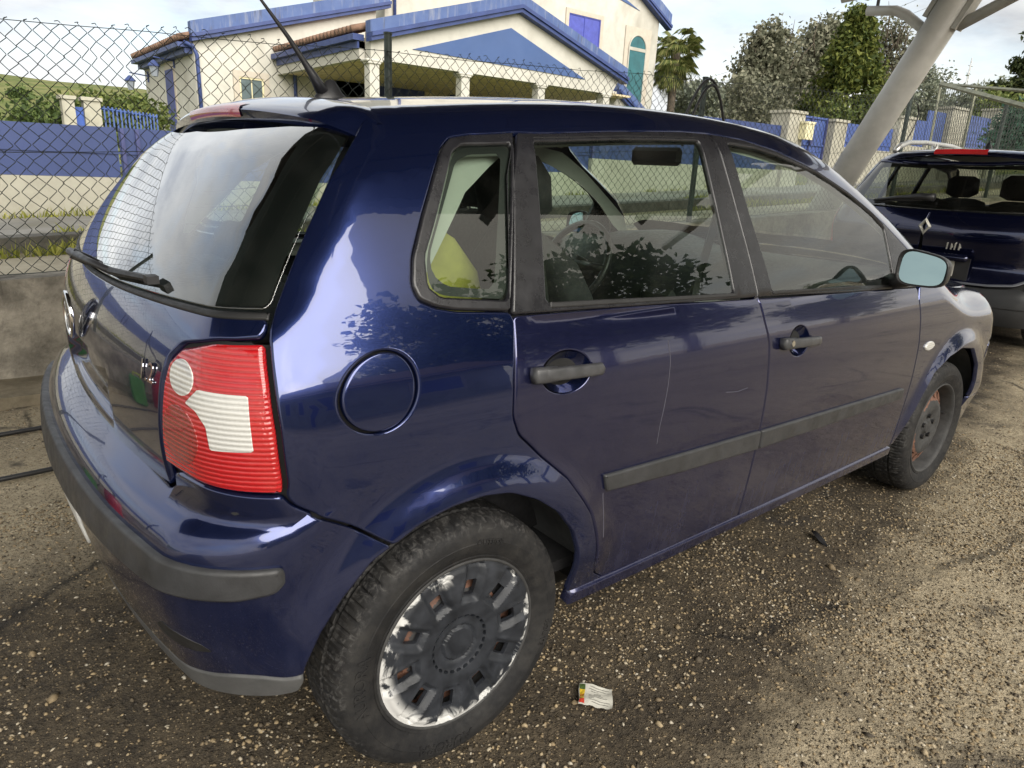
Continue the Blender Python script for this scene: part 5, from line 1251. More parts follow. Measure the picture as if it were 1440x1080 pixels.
# roof spoiler with the high brake lamp
sp = []; ys = np.linspace(-.575, .575, 37)
for y in ys:
    t = abs(y)/.575; k = 1-max(0, (t-.86)/.14)**2
    xs = -.055+.020*(1-(y/.5)**2)
    top0 = PB.top(np.array([[xs, y]]))[0]
    xe = -.200+.155*y*y+.055*(1-k); ze = 1.380-.030*(y/.5)**2-.022*(1-k)
    ze = min(ze, 9)
    h = .046*(.35+.65*k)
    low = PB.surf(np.array([PB.inv(np.array([[xe+.045, y, ze-h-.012]]))[0]]))[0]
    row = []
    for s in np.linspace(0, 1, 7):
        p = top0*(1-s)+np.array([xe, y, ze])*s; p = p+np.array([0, 0, .010*math.sin(math.pi*s)]); row.append(p)
    row += [np.array([xe-.004, y, ze-.006]), np.array([xe+.002, y, ze-h*.55]), np.array([xe+.012, y, ze-h]), np.array([xe+.024, y, ze-h-.004]), low+np.array([.004, 0, 0])]
    sp.append(row)
sp = np.array(sp); m_, n_ = sp.shape[:2]
sf = [(i*n_+j, i*n_+j+1, (i+1)*n_+j+1, (i+1)*n_+j) for i in range(m_-1) for j in range(n_-1)]
sf = [f[::-1] for f in sf]
spoiler = mesh_np('roof_spoiler', sp.reshape(-1, 3), sf, M_paint, car, True)
auto_smooth(spoiler, 45)
iy = [i for i in range(m_) if abs(ys[i]) <= .21]
lb = np.concatenate([[sp[i, 5]*.75+sp[i, 6]*.25+np.array([0, 0, .002]), sp[i, 6]+np.array([-.002, 0, .002]), sp[i, 7]+np.array([-.002, 0, 0]), sp[i, 7]*.2+sp[i, 8]*.8+np.array([-.003, 0, 0])] for i in iy])
mesh_np('brake_lamp', lb, [((i)*4+j, (i)*4+j+1, (i+1)*4+j+1, (i+1)*4+j)[::-1] for i in range(len(iy)-1) for j in range(3)], M_brake, car, True)
# aerial
m = MB(); m.lathe([(.045, 0), (.044, .008), (.030, .022), (.012, .05), (.0, .055)], 20, 'z')
ab = mesh_np('aerial_base', np.concatenate(m.V)*[1.0, .45, .9]+np.array([.10, 0, 1.424]), m.F, M_black, car, True)
m = MB(); m.tube([(.078, 0, 1.44), (.053, 0, 1.477), (.03, 0, 1.508), (-.007, 0, 1.557), (-.069, .0, 1.628), (-.13, .002, 1.70), (-.20, .004, 1.785)], [.017, .011, .0075, .0055, .0034, .0028, .0026], 10)
m.build('aerial', M_black, car, True)
# wiper
wp = PB.surf(PB.inv(np.array([(-.468, .21, 1.018), (-.477, .10, 1.023), (-.478, .03, 1.025), (-.47, -.199, 1.032), (-.455, -.325, 1.040), (-.442, -.425, 1.046)])))
N = PB.grad(wp); m = MB(); m.tube(wp[:4]+N[:4]*[[.026], [.027], [.026], [.018]], [.010, .011, .009, .006], 8); m.build('wiper_arm', M_black, tailgate, True)
m = MB(); m.tube(wp[2:]+N[2:]*.014, [.006, .008, .007, .006], 6); m.box(wp[-1]+N[-1]*.014, (.02, .03, .014)); m.build('wiper_blade', M_rubber, tailgate)
m = MB(); m.tube([wp[1]-N[1]*.01, wp[1]+N[1]*.035], .013, 14); m.build('wiper_pivot', M_black, tailgate, True)
# emblem on the hatch: chrome ring with a V over a W
ec = np.array([-.540, 0.0, .918]); m = MB(); m.lathe([(.052, .000), (.054, -.006), (.048, -.009), (.044, -.006), (.044, .0)], 40, 'x', ec)
m.build('maker_badge', M_chrome, tailgate, True)
em = MB()
def bar2(a, b, w=.008):
    a = np.array(a); b = np.array(b); d = (b-a)/np.linalg.norm(b-a); n = np.array([-d[1], d[0]])*w/2
    em.prism([tuple(p) for p in (a-n, b-n, b+n, a+n)], 0, -.546, -.538)
for s in (-1, 1):
    bar2((s*.019, .918+.040), (0, .918+.004)); bar2((s*.040, .918+.020), (s*.018, .918-.040)); bar2((s*.018, .918-.040), (0, .918-.004))
em.build('badge_letters', M_chrome, tailgate)
m = MB(); m.lathe([(.045, 0), (.0, -.001)], 32, 'x', ec+[-.001, 0, 0]); m.build('badge_ground', M_black, tailgate)
bp = PB.surf(PB.inv(np.array([[-.49, -.505, .890]])))[0]; bn = PB.grad(bp[None])[0]
xa = np.cross([0, 0, 1.], bn); xa /= np.linalg.norm(xa); ya = np.cross(bn, xa)
text_mesh('engine_badge', '1.2', .052, M_chrome, tailgate, Matrix(((xa[0], ya[0], bn[0], bp[0]+bn[0]*.002), (xa[1], ya[1], bn[1], bp[1]+bn[1]*.002), (xa[2], ya[2], bn[2], bp[2]+bn[2]*.002), (0, 0, 0, 1))), .0010, .0)

# door mirrors
def door_mirror(sg, x0):
    M = empty('door_mirror'); M.parent = car
    cy, cz, hw_, hh = .893, 1.026, .074, .056
    rows = []
    for k, (dx, sc) in enumerate(((0, .93), (-.004, .985), (.005, 1.0), (.02, 1.0), (.042, .93), (.060, .74), (.070, .42), (.073, .05))):
        r = []
        for j in range(28):
            th = 2*math.pi*j/28; ca, sa = math.cos(th), math.sin(th)
            ca = math.copysign(abs(ca)**.55, ca); sa = math.copysign(abs(sa)**.55, sa)
            tap = 1-.12*ca
            r.append((x0+dx+.011*ca, sg*(cy+hw_*sc*ca), cz+hh*sc*sa*tap-.006*ca))
        rows.append(r)
    V = np.array(rows).reshape(-1, 3)
    F = [(i*28+j, i*28+(j+1) % 28, (i+1)*28+(j+1) % 28, (i+1)*28+j) for i in range(len(rows)-1) for j in range(28)]
    if sg > 0: F = [f[::-1] for f in F]
    mesh_np('mirror_housing', V, F, M_black, M, True)
    r0 = np.array(rows[0]); c0 = r0.mean(0); g = c0+(r0-c0)*.94+[.006, 0, 0]; g[:, 0] += (g[:, 2]-cz)*.13
    mesh_np('mirror_glass', g, [tuple(range(28))[::-1 if sg < 0 else 1]], M_mirror, M)
    rim = np.concatenate([r0, g]); mesh_np('mirror_rim', rim, [(j, (j+1) % 28, 28+(j+1) % 28, 28+j) for j in range(28)], M_rubber, M)
    mb = MB(); mb.tube([(x0+.07, sg*.845, .985), (x0+.075, sg*.80, .972), (x0+.085, sg*.76, .962)], [.022, .026, .030], 10); mb.build('mirror_arm', M_black, M, True)
door_mirror(-1, 1.695); door_mirror(1, 1.86)

# ---- wheels
def cdt_disc(loops, step, h):
    B = np.concatenate(loops); lo, hi = B.min(0), B.max(0)
    gx, gy = np.meshgrid(np.arange(lo[0], hi[0], step), np.arange(lo[1], hi[1], step)); G = np.stack([gx.ravel(), gy.ravel()], 1)
    k = inside(G, loops[0])
    for l in loops[1:]: k &= ~inside(G, l)
    G = G[k]; G = G[mindist(G, B) > step*.45]
    pts = np.concatenate([B, G]); ed = []; st = 0
    for l in loops: n = len(l); ed += [(st+i, st+(i+1) % n) for i in range(n)]; st += n
    v2, e2, f2, ov, oe, of = delaunay_2d_cdt([Vector(map(float, p)) for p in pts], ed, [], 0, 1e-6)
    UV = np.array([tuple(v) for v in v2]); T = np.array([f for f in f2 if len(f) == 3]); c = UV[T].mean(1)
    k = inside(c, loops[0])
    for l in loops[1:]: k &= ~inside(c, l)
    T = T[k]; om = {}
    for i, o in enumerate(ov):
        for q in o: om[q] = i
    V = np.stack([UV[:, 0], h(UV[:, 0], UV[:, 1]), UV[:, 1]], 1)
    a = UV[T]; ar = (a[:, 1, 0]-a[:, 0, 0])*(a[:, 2, 1]-a[:, 0, 1])-(a[:, 2, 0]-a[:, 0, 0])*(a[:, 1, 1]-a[:, 0, 1]); T[ar < 0] = T[ar < 0][:, ::-1]
    return V, [tuple(t) for t in T], om
def disc_mesh(name, loops, step, h, wall, mat, parent):
    V, F, om = cdt_disc(loops, step, h); V = list(V); st = 0
    for l in loops:
        n = len(l); i0 = [om[st+i] for i in range(n)]; st += n; b = len(V)
        V += [V[i]+np.array([0, wall, 0]) for i in i0]
        F += [(i0[i], b+i, b+(i+1) % n, i0[(i+1) % n]) for i in range(n)]
    return auto_smooth(mesh_np(name, np.array(V), F, mat, parent), 30)
tyre_prof = [(.188, -.070), (.196, -.078), (.203, -.0825), (.206, -.084), (.2075, -.0815), (.215, -.086), (.228, -.0918), (.242, -.0945), (.2435, -.0935), (.256, -.0930), (.266, -.0895), (.274, -.084), (.2765, -.0815), (.2825, -.0745), (.2868, -.066), (.2892, -.056), (.2902, -.048), (.2910, -.036), (.2850, -.034), (.2850, -.026), (.2918, -.024), (.2920, 0)]
tyre_prof = tyre_prof + [(r, -y) for r, y in tyre_prof[::-1][1:]]
def make_tyre():
    npitch, sub = 66, 6; nseg = npitch*sub; pr = np.array(tyre_prof); V = []
    for k in range(nseg):
        t = 2*math.pi*k/nseg; ph = (k % sub)
        r = pr[:, 0].copy(); sh = (r > .2775) & (np.abs(pr[:, 1]) > .038)
        if ph == 0: r[sh] -= np.where(np.abs(pr[sh, 1]) > .072, .0035, .0058)
        if ph == 3: r[sh & (np.abs(pr[:, 1]) < .062)] -= .0025
        mid = (r > .289) & (np.abs(pr[:, 1]) < .03)
        if ph == 2: r[mid] -= .004
        V.append(np.stack([r*math.cos(t), pr[:, 1], r*math.sin(t)], 1))
    V = np.concatenate(V); m = len(pr)
    F = np.array([(k*m+i, k*m+i+1, ((k+1) % nseg)*m+i+1, ((k+1) % nseg)*m+i) for k in range(nseg) for i in range(m-1)])[:, ::-1]
    return V, F
tV, tF = make_tyre()
def polyhole(r0, r1, a, w0, w1):
    P = []
    for r, w in ((r0, w0), (r1, w1)):
        for s in ((-1, 1) if r == r0 else (1, -1)):
            t = a+s*w; P.append((r*math.cos(t), r*math.sin(t)))
    Q = smoothpoly(P, step=.012, it=2); return Q[::-1] if area2(Q) > 0 else Q
NW = 10; WOFF = math.atan2(220, 40)*0+R(79)
def cover_h(x, z):
    r = np.hypot(x, z); a = np.arctan2(z, x)
    d = np.abs((a-WOFF+math.pi/NW) % (2*math.pi/NW)-math.pi/NW)           # angle from the nearest window axis
    base = np.interp(r, [0, .030, .037, .040, .043, .047, .062, .070, .10, .15, .180, .188, .1985, .201], [-.0780, -.0785, -.0790, -.0735, -.0735, -.0775, -.0770, -.0810, -.0850, -.0885, -.0865, -.0815, -.0800, -.0760])
    w = .030/np.maximum(r, .05)
    valley = (1-sst(w*.42, w*.92, d))*sst(.098, .112, r)*(1-sst(.186, .192, r))
    lip = np.exp(-((d-w*.95)/(.10*w))**2)*sst(.10, .115, r)*(1-sst(.178, .188, r))
    return base+.0105*valley-.0012*lip
wc_loops = [circle(0, 0, .2005, .2005, 120)]+[polyhole(.116, .152, WOFF+2*math.pi*k/NW, .105, .092) for k in range(NW)]
slots = []
for k in range(24):
    a = 2*math.pi*k/24; slots.append(polyhole(.0640, .0700, a, .092, .092))
def wheel(loc, covered, steer=0.0, outer=True):
    w = empty('wheel', loc); w.parent = car
    if not outer: w.rotation_euler = (0, 0, math.pi)
    o = mesh_np('tyre', tV, tF, M_tyre, w); auto_smooth(o, 28)
    V = MB(); V.lathe([(.200, -.081), (.198, -.084), (.194, -.083), (.188, -.070), (.182, -.050), (.176, .0), (.182, .06), (.2, .081)], 64, 'y'); V.build('rim_barrel', M_rust, w, True)
    holes = [polyhole(.128, .163, 2*math.pi*(k+.5)/16, .095, .078) for k in range(16)]
    hs = lambda x, z: np.interp(np.hypot(x, z), [0, .03, .034, .06, .075, .10, .118, .135, .160, .170, .178], [-.062, -.062, -.050, -.052, -.060, -.064, -.060, -.046, -.036, -.036, -.026])
    disc_mesh('rim_disc', [circle(0, 0, .180, .180, 90)]+holes, .009, hs, .006, M_rust, w)
    if covered:
        disc_mesh('wheel_cover', wc_loops+slots, .0042, cover_h, .010, M_cover, w)
    else:
        for k in range(5):
            a = 2*math.pi*k/5+.3; mb = MB(); mb.tube([(.05*math.cos(a), -.045, .05*math.sin(a)), (.05*math.cos(a), -.064, .05*math.sin(a))], .0105, 6); mb.build('wheel_bolt', M_black, w)
        mb = MB(); mb.tube([(.168, -.02, .03), (.172, -.055, .03)], .004, 8); mb.build('tyre_valve', M_black, w)
    return w
w_rr = wheel((0, -.700, .292), True)
w_fr = wheel((2.46, -.708, .292), False)
wheel((0, .700, .292), False, outer=False); wheel((2.46, .708, .292), False, outer=False)
def side_text(s, ang, r, size, flip=1):
    def bend(co):
        x = co[:, 0]; y = co[:, 1]; a = R(ang)-x/r; rr = r+y
        return np.stack([rr*np.cos(a), -.0938-co[:, 2]-.0008+(np.abs(rr-.244)/.02)**2*.0012, rr*np.sin(a)], 1)
    text_mesh('tyre_lettering', s, size, M_tyre, w_rr, None, .0012, .0003, bend)
side_text('AURORA', 178, .231, .034); side_text('OUTSIDE', 75, .238, .017); side_text('ROUTE', -15, .238, .020); side_text('AURORA', -100, .231, .034)
# wheel housings
for cx in (0.0, 2.46):
    for sg in (-1, 1):
        m = MB(); A = np.linspace(R(14), R(166), 30); rr = .366
        V = [(cx+rr*math.cos(a), y, .292+rr*math.sin(a)) for y in (sg*.790, sg*.70, sg*.46) for a in A]
        n = len(A); F = [(j*n+i, j*n+i+1, (j+1)*n+i+1, (j+1)*n+i) for j in range(2) for i in range(n-1)]+[tuple(2*n+i for i in range(n))]
        mesh_np('wheel_housing', np.array(V), F, M_liner, car, True)
m = MB(); m.box((1.32, 0, .25), (3.0, 1.30, .06)); m.box((1.2, 0, .33), (1.7, 1.52, .04)); m.box((-.38, 0, .46), (.2, 1.2, .1)); m.box((2.75, 0, .5), (.7, 1.0, .4)); m.build('underbody', M_dark, car)

# ---- interior
m = MB(); m.box((.95, 0, .36), (2.4, 1.50, .03)); m.build('cabin_floor', M_cloth, car)
PB.panel('headlining', [(-.02, -.52), (-.02, .52), (1.38, .52), (1.38, -.52)], M_head, car, chart='top', step=.06, off=-.045, rim=False, it=0)
for P_ in ([(-.055, 1.335), (.0, 1.02), (.02, 1.02), (.12, 1.20), (.235, 1.31), (.93, 1.36), (1.36, 1.30), (1.62, 1.215), (1.80, 1.13), (1.96, 1.03), (2.10, .97), (2.12, .99), (2.02, 1.08), (1.60, 1.30), (1.42, 1.38), (.9, 1.43), (.2, 1.40)],):
    PB.panel('roof_side_trim', P_, M_pillar, car, step=.04, off=-.034, rim=False, mirror=True, it=0)
PB.panel('quarter_trim', [(-.11, .70), (-.11, 1.30), (-.06, 1.33), (.0, 1.16), (.0, 1.03), (.17, 1.0), (.17, .735), (.0, .735)], M_dash, car, step=.05, off=-.045, rim=False, mirror=True, it=0)
PB.panel('door_trim', [(.16, .985), (.95, .965), (1.97, .925), (1.97, .33), (.36, .33), (.33, .55), (.17, .75)], M_dash, car, step=.05, off=-.075, rim=False, mirror=True, it=0)
strip_along('door_cap', [(.20, .985), (.54, .975), (.94, .962)], .05, M_pillar, car, -.045, .03, mirror=True)
strip_along('door_cap', [(1.0, .958), (1.4, .945), (1.9, .925)], .05, M_dash, car, -.045, .03, mirror=True)
def loft(name, secs, mat, parent, n=24, p=.5):
    V = []
    for c, hx, hy, ax in secs:        # centre, half sizes in the section plane spanned by ax, y
        ax = np.array(ax, float); ax /= np.linalg.norm(ax)
        for j in range(n):
            th = 2*math.pi*j/n; ca, sa = math.cos(th), math.sin(th); ca = math.copysign(abs(ca)**p, ca); sa = math.copysign(abs(sa)**p, sa)
            V.append(np.array(c)+ax*hx*ca+np.array([0, 1., 0])*hy*sa)
    m = len(secs); F = [(i*n+j, i*n+(j+1) % n, (i+1)*n+(j+1) % n, (i+1)*n+j) for i in range(m-1) for j in range(n)]+[tuple(range(n))[::-1], tuple((m-1)*n+j for j in range(n))]
    return mesh_np(name, np.array(V), F, mat, parent, True)
def seat(x, y):
    s = empty('front_seat'); s.parent = car
    loft('seat_cushion', [((x+.22, y, .42), .25, .24, (1, 0, .1)), ((x+.22, y, .52), .26, .25, (1, 0, .1)), ((x+.22, y, .56), .22, .20, (1, 0, .1))], M_cloth, s)
    secs = []
    for t in np.linspace(0, 1, 9):
        z = .50+.62*t; xx = x-.02-.21*t; w = np.interp(t, [0, .3, .7, .9, 1], [.23, .25, .24, .19, .10]); d = np.interp(t, [0, .5, .9, 1], [.08, .07, .05, .02]); secs.append(((xx, y, z), d, w, (1, 0, .3)))
    loft('seat_back', secs, M_cloth, s)
    loft('headrest', [((x-.23, y, 1.14), .02, .07, (1, 0, .3)), ((x-.235, y, 1.17), .05, .12, (1, 0, .3)), ((x-.25, y, 1.25), .05, .125, (1, 0, .3)), ((x-.265, y, 1.30), .035, .10, (1, 0, .3)), ((x-.268, y, 1.315), .01, .05, (1, 0, .3))], M_cloth, s)
    mb = MB()
    for d in (-.05, .05): mb.tube([(x-.215, y+d, 1.06), (x-.232, y+d, 1.18)], .006, 6)
    mb.build('headrest_post', M_chrome, s)
seat(.67, -.36); seat(1.06, .36)
loft('rear_bench', [((.36, 0, .40), .28, .62, (1, 0, .1)), ((.36, 0, .52), .29, .63, (1, 0, .1)), ((.36, 0, .56), .25, .60, (1, 0, .1))], M_cloth, car, 32, .35)
loft('rear_backrest', [((.10, 0, .48), .09, .60, (1, 0, .3)), ((.03, 0, .75), .08, .62, (1, 0, .3)), ((-.04, 0, .93), .06, .60, (1, 0, .3)), ((-.05, 0, .96), .03, .56, (1, 0, .3))], M_cloth, car, 32, .35)
for y in (-.33, .33):
    loft('rear_headrest', [((-.05, y, .98), .03, .09, (1, 0, .3)), ((-.055, y, 1.00), .045, .13, (1, 0, .3)), ((-.065, y, 1.06), .04, .12, (1, 0, .3)), ((-.07, y, 1.085), .015, .07, (1, 0, .3))], M_cloth, car)
m = MB(); m.box((-.24, 0, .955), (.36, 1.16, .025), bev=.01); m.build('parcel_shelf', M_dash, car)
secs = []
for y in np.linspace(-.74, .74, 15):
    hump = .05*math.exp(-((y-.36)/.16)**2); secs.append((y, .985+hump))
V = []; prof = [(1.52, .60), (1.50, .78), (1.50, .88), (1.56, .95), (1.70, 1.0), (2.0, 1.0), (2.2, .96)]
for y, zt in secs:
    for x, z in prof: V.append((x-(.06*math.exp(-((y-.36)/.18)**2) if x < 1.6 else 0), y, z+(zt-1.0 if z > .9 else 0)))
n = len(prof); mesh_np('dashboard', np.array(V), [(i*n+j, i*n+j+1, (i+1)*n+j+1, (i+1)*n+j) for i in range(14) for j in range(n-1)], M_dash, car, True)
m = MB(); ang = R(25)
ring = [(1.36+.185*math.sin(t)*math.sin(ang)*1.0, .36+.185*math.cos(t), .90+.185*math.sin(t)*math.cos(ang)) for t in np.linspace(0, 2*math.pi, 33)]
m.tube(ring, .015, 8, False)
for t in (R(0), R(180), R(270)): m.tube([(1.37, .36, .90), (1.36+.185*math.sin(t)*math.sin(ang), .36+.185*math.cos(t), .90+.185*math.sin(t)*math.cos(ang))], .018, 6)
m.tube([(1.36, .36, .90), (1.55, .36, .83)], .04, 8); m.build('steering_wheel', M_black, car, True)
m = MB(); m.box((1.40, 0, 1.345), (.03, .24, .065), bev=.015); m.build('rear_view_mirror', M_black, car)
m = MB(); m.box((1.6, 0, .60), (.25, .2, .5), bev=.03); m.box((1.15, 0, .48), (.7, .16, .2), bev=.03); m.build('centre_console', M_dash, car)
m = MB(); m.tube([(1.20, 0, .57), (1.17, 0, .68)], [.012, .02], 10); m.build('gear_lever', M_black, car, True)
m = MB()
for sg in (-1, 1): m.tube([(.97, sg*.615, 1.22), (.93, sg*.60, 1.0), (.85, sg*.62, .60)], .014, 4)
m.build('seat_belt', M_dash, car)
bag = loft('storage_bag', [((.06, -.585, .93), .10, .02, (1, 0, 0)), ((.06, -.575, .97), .115, .045, (1, 0, 0)), ((.055, -.565, 1.06), .10, .05, (1, 0, 0)), ((.04, -.560, 1.13), .06, .04, (1, 0, 0)), ((.03, -.560, 1.16), .02, .02, (1, 0, 0))], simple('olive yellow cloth', (.28, .26, .05), .85, var=.3, vscale=9), None)
tag(bag, 'olive yellow cloth bag behind the small rear quarter window of the nearest car', 'bag')
# ------------------------------------------------------------------ estate car parked in front
EX, EY, EZ = 5.15, .48, .125
eWZ = spl([.15, .35, .60, .85, .95, 1.02, 1.2, 1.45, 1.6], [.83, .862, .880, .870, .850, .825, .755, .635, .54])
eXR = spl([.15, .25, .38, .47, .52, .80, .95, 1.0, 1.44, 1.6], [.06, .01, .00, .03, .075, .080, .105, .135, .435, .54])
eZT = spl([.0, .45, .8, 1.5, 2.3, 2.8, 3.3, 3.8, 4.4], [1.38, 1.452, 1.487, 1.50, 1.47, 1.36, 1.06, .92, .70])
def eF(P):
    x, y, z = P[..., 0], np.sqrt(P[..., 1]**2+1e-8), P[..., 2]
    w = eWZ(z)-.02*sst(.9, .0, x)*0-.03*np.clip(.9-x, 0, 1)
    for cx in (.78, 3.46):
        d = np.sqrt((x-cx)**2+(z-.31)**2); w = w+.015*(1-sst(.36, .5, d))
    a = (y-w)/np.sqrt(1+(.5*sst(.9, 1.1, z))**2)
    b = (eXR(z)+.13*y*y+.09*y**4-x)/np.sqrt(1+(.68*sst(.95, 1.05, z))**2)
    c = (z-eZT(x)+.07*y*y+.08*y**4)/np.sqrt(1+(.55*sst(2.4, 3.2, x))**2)
    f = rint(a, b, .12); f = rint(f, c, .07); return rint(f, x-4.42+.25*y*y, .15)
EB = Body(eF, .95, 3.3, 1.0)
est = empty('parked_car', (EX, EY, EZ), 0, 'midnight blue estate car with silver roof rail and diamond badge parked ahead', 'car')
ec_ = .95-(math.pi/2)/1.6
def em_(P): return [(2*ec_-u, v) for u, v in P][::-1]
def ep(name, poly, mat, parent=est, **k): return EB.panel(name, poly, mat, parent, **k)
# corner columns: hatch edge u
eg = [(.44, .50), (.478, .62), (.482, .95), (.492, 1.02), (.500, 1.15), (.520, 1.25), (.535, 1.30)]
sideE = [(q[0]+.004, q[1]) for q in eg[::-1]]+[(.44, .475), (.50, .47), (.515, .42), (.52, .30)]+[(.78+.36*math.cos(R(a))*(1 if True else 1), .31+.36*math.sin(R(a))) for a in range(150, -1, -15)]+[(1.2, .24), (3.1, .24)]+[(3.46+.36*math.cos(R(a)), .31+.36*math.sin(R(a))) for a in (180, 165, 150)]+[(3.3, .66), (3.3, .93), (3.0, .99), (2.4, 1.30), (1.9, 1.40), (.9, 1.42), (.5, 1.38)]
wq = [(.60, 1.06), (.63, 1.25), (.67, 1.29), (.98, 1.30), (.98, 1.01), (.68, 1.02)]
wr = [(1.04, 1.01), (1.04, 1.30), (1.62, 1.30), (1.66, .99)]
wf = [(1.74, .99), (1.70, 1.30), (2.15, 1.26), (2.75, 1.03), (2.75, .98)]
ep('body_side', sideE, M_paint2, step=.035, holes=[wq, wr, wf], mirror=True, pstep=.04)
for w_ in (wq, wr, wf): ep('window_pane', grow(w_, .01), M_wglass, step=.05, off=-.004, rim=False, mirror=True, it=0)
def etop(xs, w, nm, mat, **k):
    P = [(x, -w(x)) for x in xs]+[(x, w(x)) for x in xs[::-1]]; return EB.panel(nm, P, mat, est, chart='top', step=.06, it=1, **k)
etop(list(np.linspace(.47, 2.25, 14)), lambda x: .56, 'roof', M_paint2, gap=-.03, off=.001, depth=.004, edge=.001)
etop([2.27, 2.6, 2.9, 3.25], lambda x: .58+.10*(x-2.27), 'windscreen', M_wglass, rim=False)
etop([3.3, 3.6, 4.0, 4.35], lambda x: .70-.12*(x-3.3), 'bonnet', M_paint2)
fcE = 3.3+(math.pi/2)/1.6
fE = [(3.3, .25), (3.3, .92), (3.5, .86), (3.8, .74)]
EB.panel('nose', fE+[(2*fcE-u, v) for u, v in fE][::-1], M_paint2, est, step=.06)
hatch = empty('tailgate'); hatch.parent = est
ht = [(ec_, .475), (.0, .475), (.30, .480), (.40, .50), (.455, .545), (.474, .62), (.478, .95), (.487, 1.0)]
ep('tailgate_panel', ht+em_(ht)[:-1]+[(ec_, .985)], M_paint2, hatch, step=.03, pstep=.03, off=.002)
gE = [(ec_, 1.0), (.0, 1.0), (.30, 1.003), (.489, 1.012), (.497, 1.15), (.515, 1.25), (.512, 1.275), (.35, 1.300), (.15, 1.320), (ec_, 1.335)]
ep('rear_window', gE[1:-1]+[gE[-1]]+em_(gE[1:-1]), M_egl if 'M_egl' in globals() else glass_mat('estate rear glass', (.40, .42, .36), 3.0), hatch, step=.035, off=.003, depth=.006)
cE = [(ec_, 1.03), (.10, 1.03), (.395, 1.045), (.425, 1.15), (.452, 1.235), (.32, 1.268), (.12, 1.287), (ec_, 1.300)]
ep('glass_border', gE[1:-1]+[gE[-1]]+em_(gE[1:-1]), M_frit, hatch, step=.035, off=-.002, rim=False, holes=[cE[1:-1]+[cE[-1]]+em_(cE[1:-1])])
sE = [(.520, 1.262), (.532, 1.285), (.36, 1.322), (.16, 1.345), (ec_, 1.362)]; sL = [(.36, 1.298), (.16, 1.318), (ec_, 1.332)]
ep('spoiler_edge', sE[:4]+[sE[4]]+em_(sE[:4])+em_(sL[:2])[::1][::-1][::-1]+[sL[2]]+sL[:2][::-1], M_paint2, hatch, step=.03, off=.012, depth=.02, edge=.004)
bl = [(.045, 1.345-.0), (.045, 1.318)]
P0 = EB.surf(EB.inv(np.array([[.46, y, 1.462] for y in np.linspace(-.2, .2, 9)]))); m = MB()
V = []
for p in P0: V += [p+[-.030, 0, -.022], p+[-.034, 0, .006], p+[-.012, 0, .020], p+[.02, 0, .020]]
mesh_np('brake_lamp', np.array(V), [(i*4+j, i*4+j+1, (i+1)*4+j+1, (i+1)*4+j) for i in range(8) for j in range(3)][::1], simple('bright red brake lamp', (.55, .015, .02), .15, coat=1.0), est)
bp_ = [(ec_, .20), (.30, .20), (.47, .20), (.515, .30), (.510, .40), (.50, .462), (.44, .462), (.41, .485), (.38, .476), (.30, .466), (ec_, .462)]
ep('rear_bumper', bp_[1:-1]+[bp_[-1]]+em_(bp_[1:-1])+[bp_[0]], simple('dark grey bumper plastic', (.020, .021, .023), .5, var=.15, bump=.1, bscale=200), step=.035, off=.004, pstep=.03)
strip = [(ec_, .335), (.1, .335), (.44, .335)]
strip_along('bumper_groove', [(.50, .340), (.2, .335), (ec_, .335), (2*ec_-.2, .335), (2*ec_-.50, .340)], .010, M_dark, est, .008, .004, body=EB)
strip_along('tailgate_lip', [(.470, .62), (.448, .545), (.395, .503), (.30, .485), (0, .480), (ec_, .480), (2*ec_, .480), (2*ec_-.30, .485), (2*ec_-.395, .503), (2*ec_-.448, .545), (2*ec_-.470, .62)], .012, simple('worn silver edge', (.09, .095, .11), .35), hatch, .007, .008, body=EB)
EB.panel('inner_shell', [(.50, .25), (.50, 1.0), (2*ec_-.50, 1.0), (2*ec_-.50, .25)], M_dark, est, step=.08, off=-.03, rim=False)
for f in (lambda P: P, em_):
    ep('tail_light', f([(.488, .62), (.490, .96), (.56, .96), (.57, .64)]), M_red, step=.03, off=.003)
# wiper, badge, letters, grip, plate
q = EB.surf(EB.inv(np.array([(.2, .0, 1.065), (.2, .10, 1.07), (.2, .28, 1.058), (.2, .46, 1.035)]))); N = EB.grad(q)
m = MB(); m.tube(q+N*[[.045], [.04], [.03], [.02]], [.030, .026, .014, .010], 8); m.build('wiper_arm', M_black, hatch, True)
m = MB(); m.tube(q[1:]+N[1:]*[[.02], [.015], [.012]]+[0, 0, -.012], [.014, .012, .006], 6); m.build('wiper_blade', M_rubber, hatch, True)
p0 = EB.surf(EB.inv(np.array([[.1, 0, .875]])))[0]; m = MB()
dia = [(0, .066), (.050, 0), (0, -.066), (-.050, 0)]; ins = [(0, .032), (.020, 0), (0, -.032), (-.020, 0)]
V = []; 
for (a, b), (c, d) in zip(dia, ins):
    ma, mb2 = (a+c)/2, (b+d)/2
    V += [(p0[0]-.002, a, p0[2]+b), (p0[0]-.020, ma, p0[2]+mb2), (p0[0]-.002, c, p0[2]+d)]
m.add(V, [(i*3+j, i*3+j+1, ((i+1) % 4)*3+j+1, ((i+1) % 4)*3+j) for i in range(4) for j in range(2)]); m.build('maker_badge', simple('satin silver badge', (.50, .49, .44), .38, metal=.5), hatch)
p1 = EB.surf(EB.inv(np.array([[.08, -.235, .755]])))[0]; n1 = EB.grad(p1[None])[0]; m = MB()
for k, s in enumerate((.0, .03, .055, .085)):
    m.tube([p1+[0, .05-s, -.035], p1+[-.006, .046-s, .01], p1+[0, .040-s, -.02 if k % 2 else .02]], .006, 5)
m.build('model_letters', bpy.data.materials['satin silver badge'], hatch)
m = MB(); V = [(.045, y, .665) for y in (-.36, -.34, 0, .34, .36)]; m.tube(V, [.012, .028, .030, .028, .012], 10); m.build('tailgate_grip', M_paint2, hatch, True)
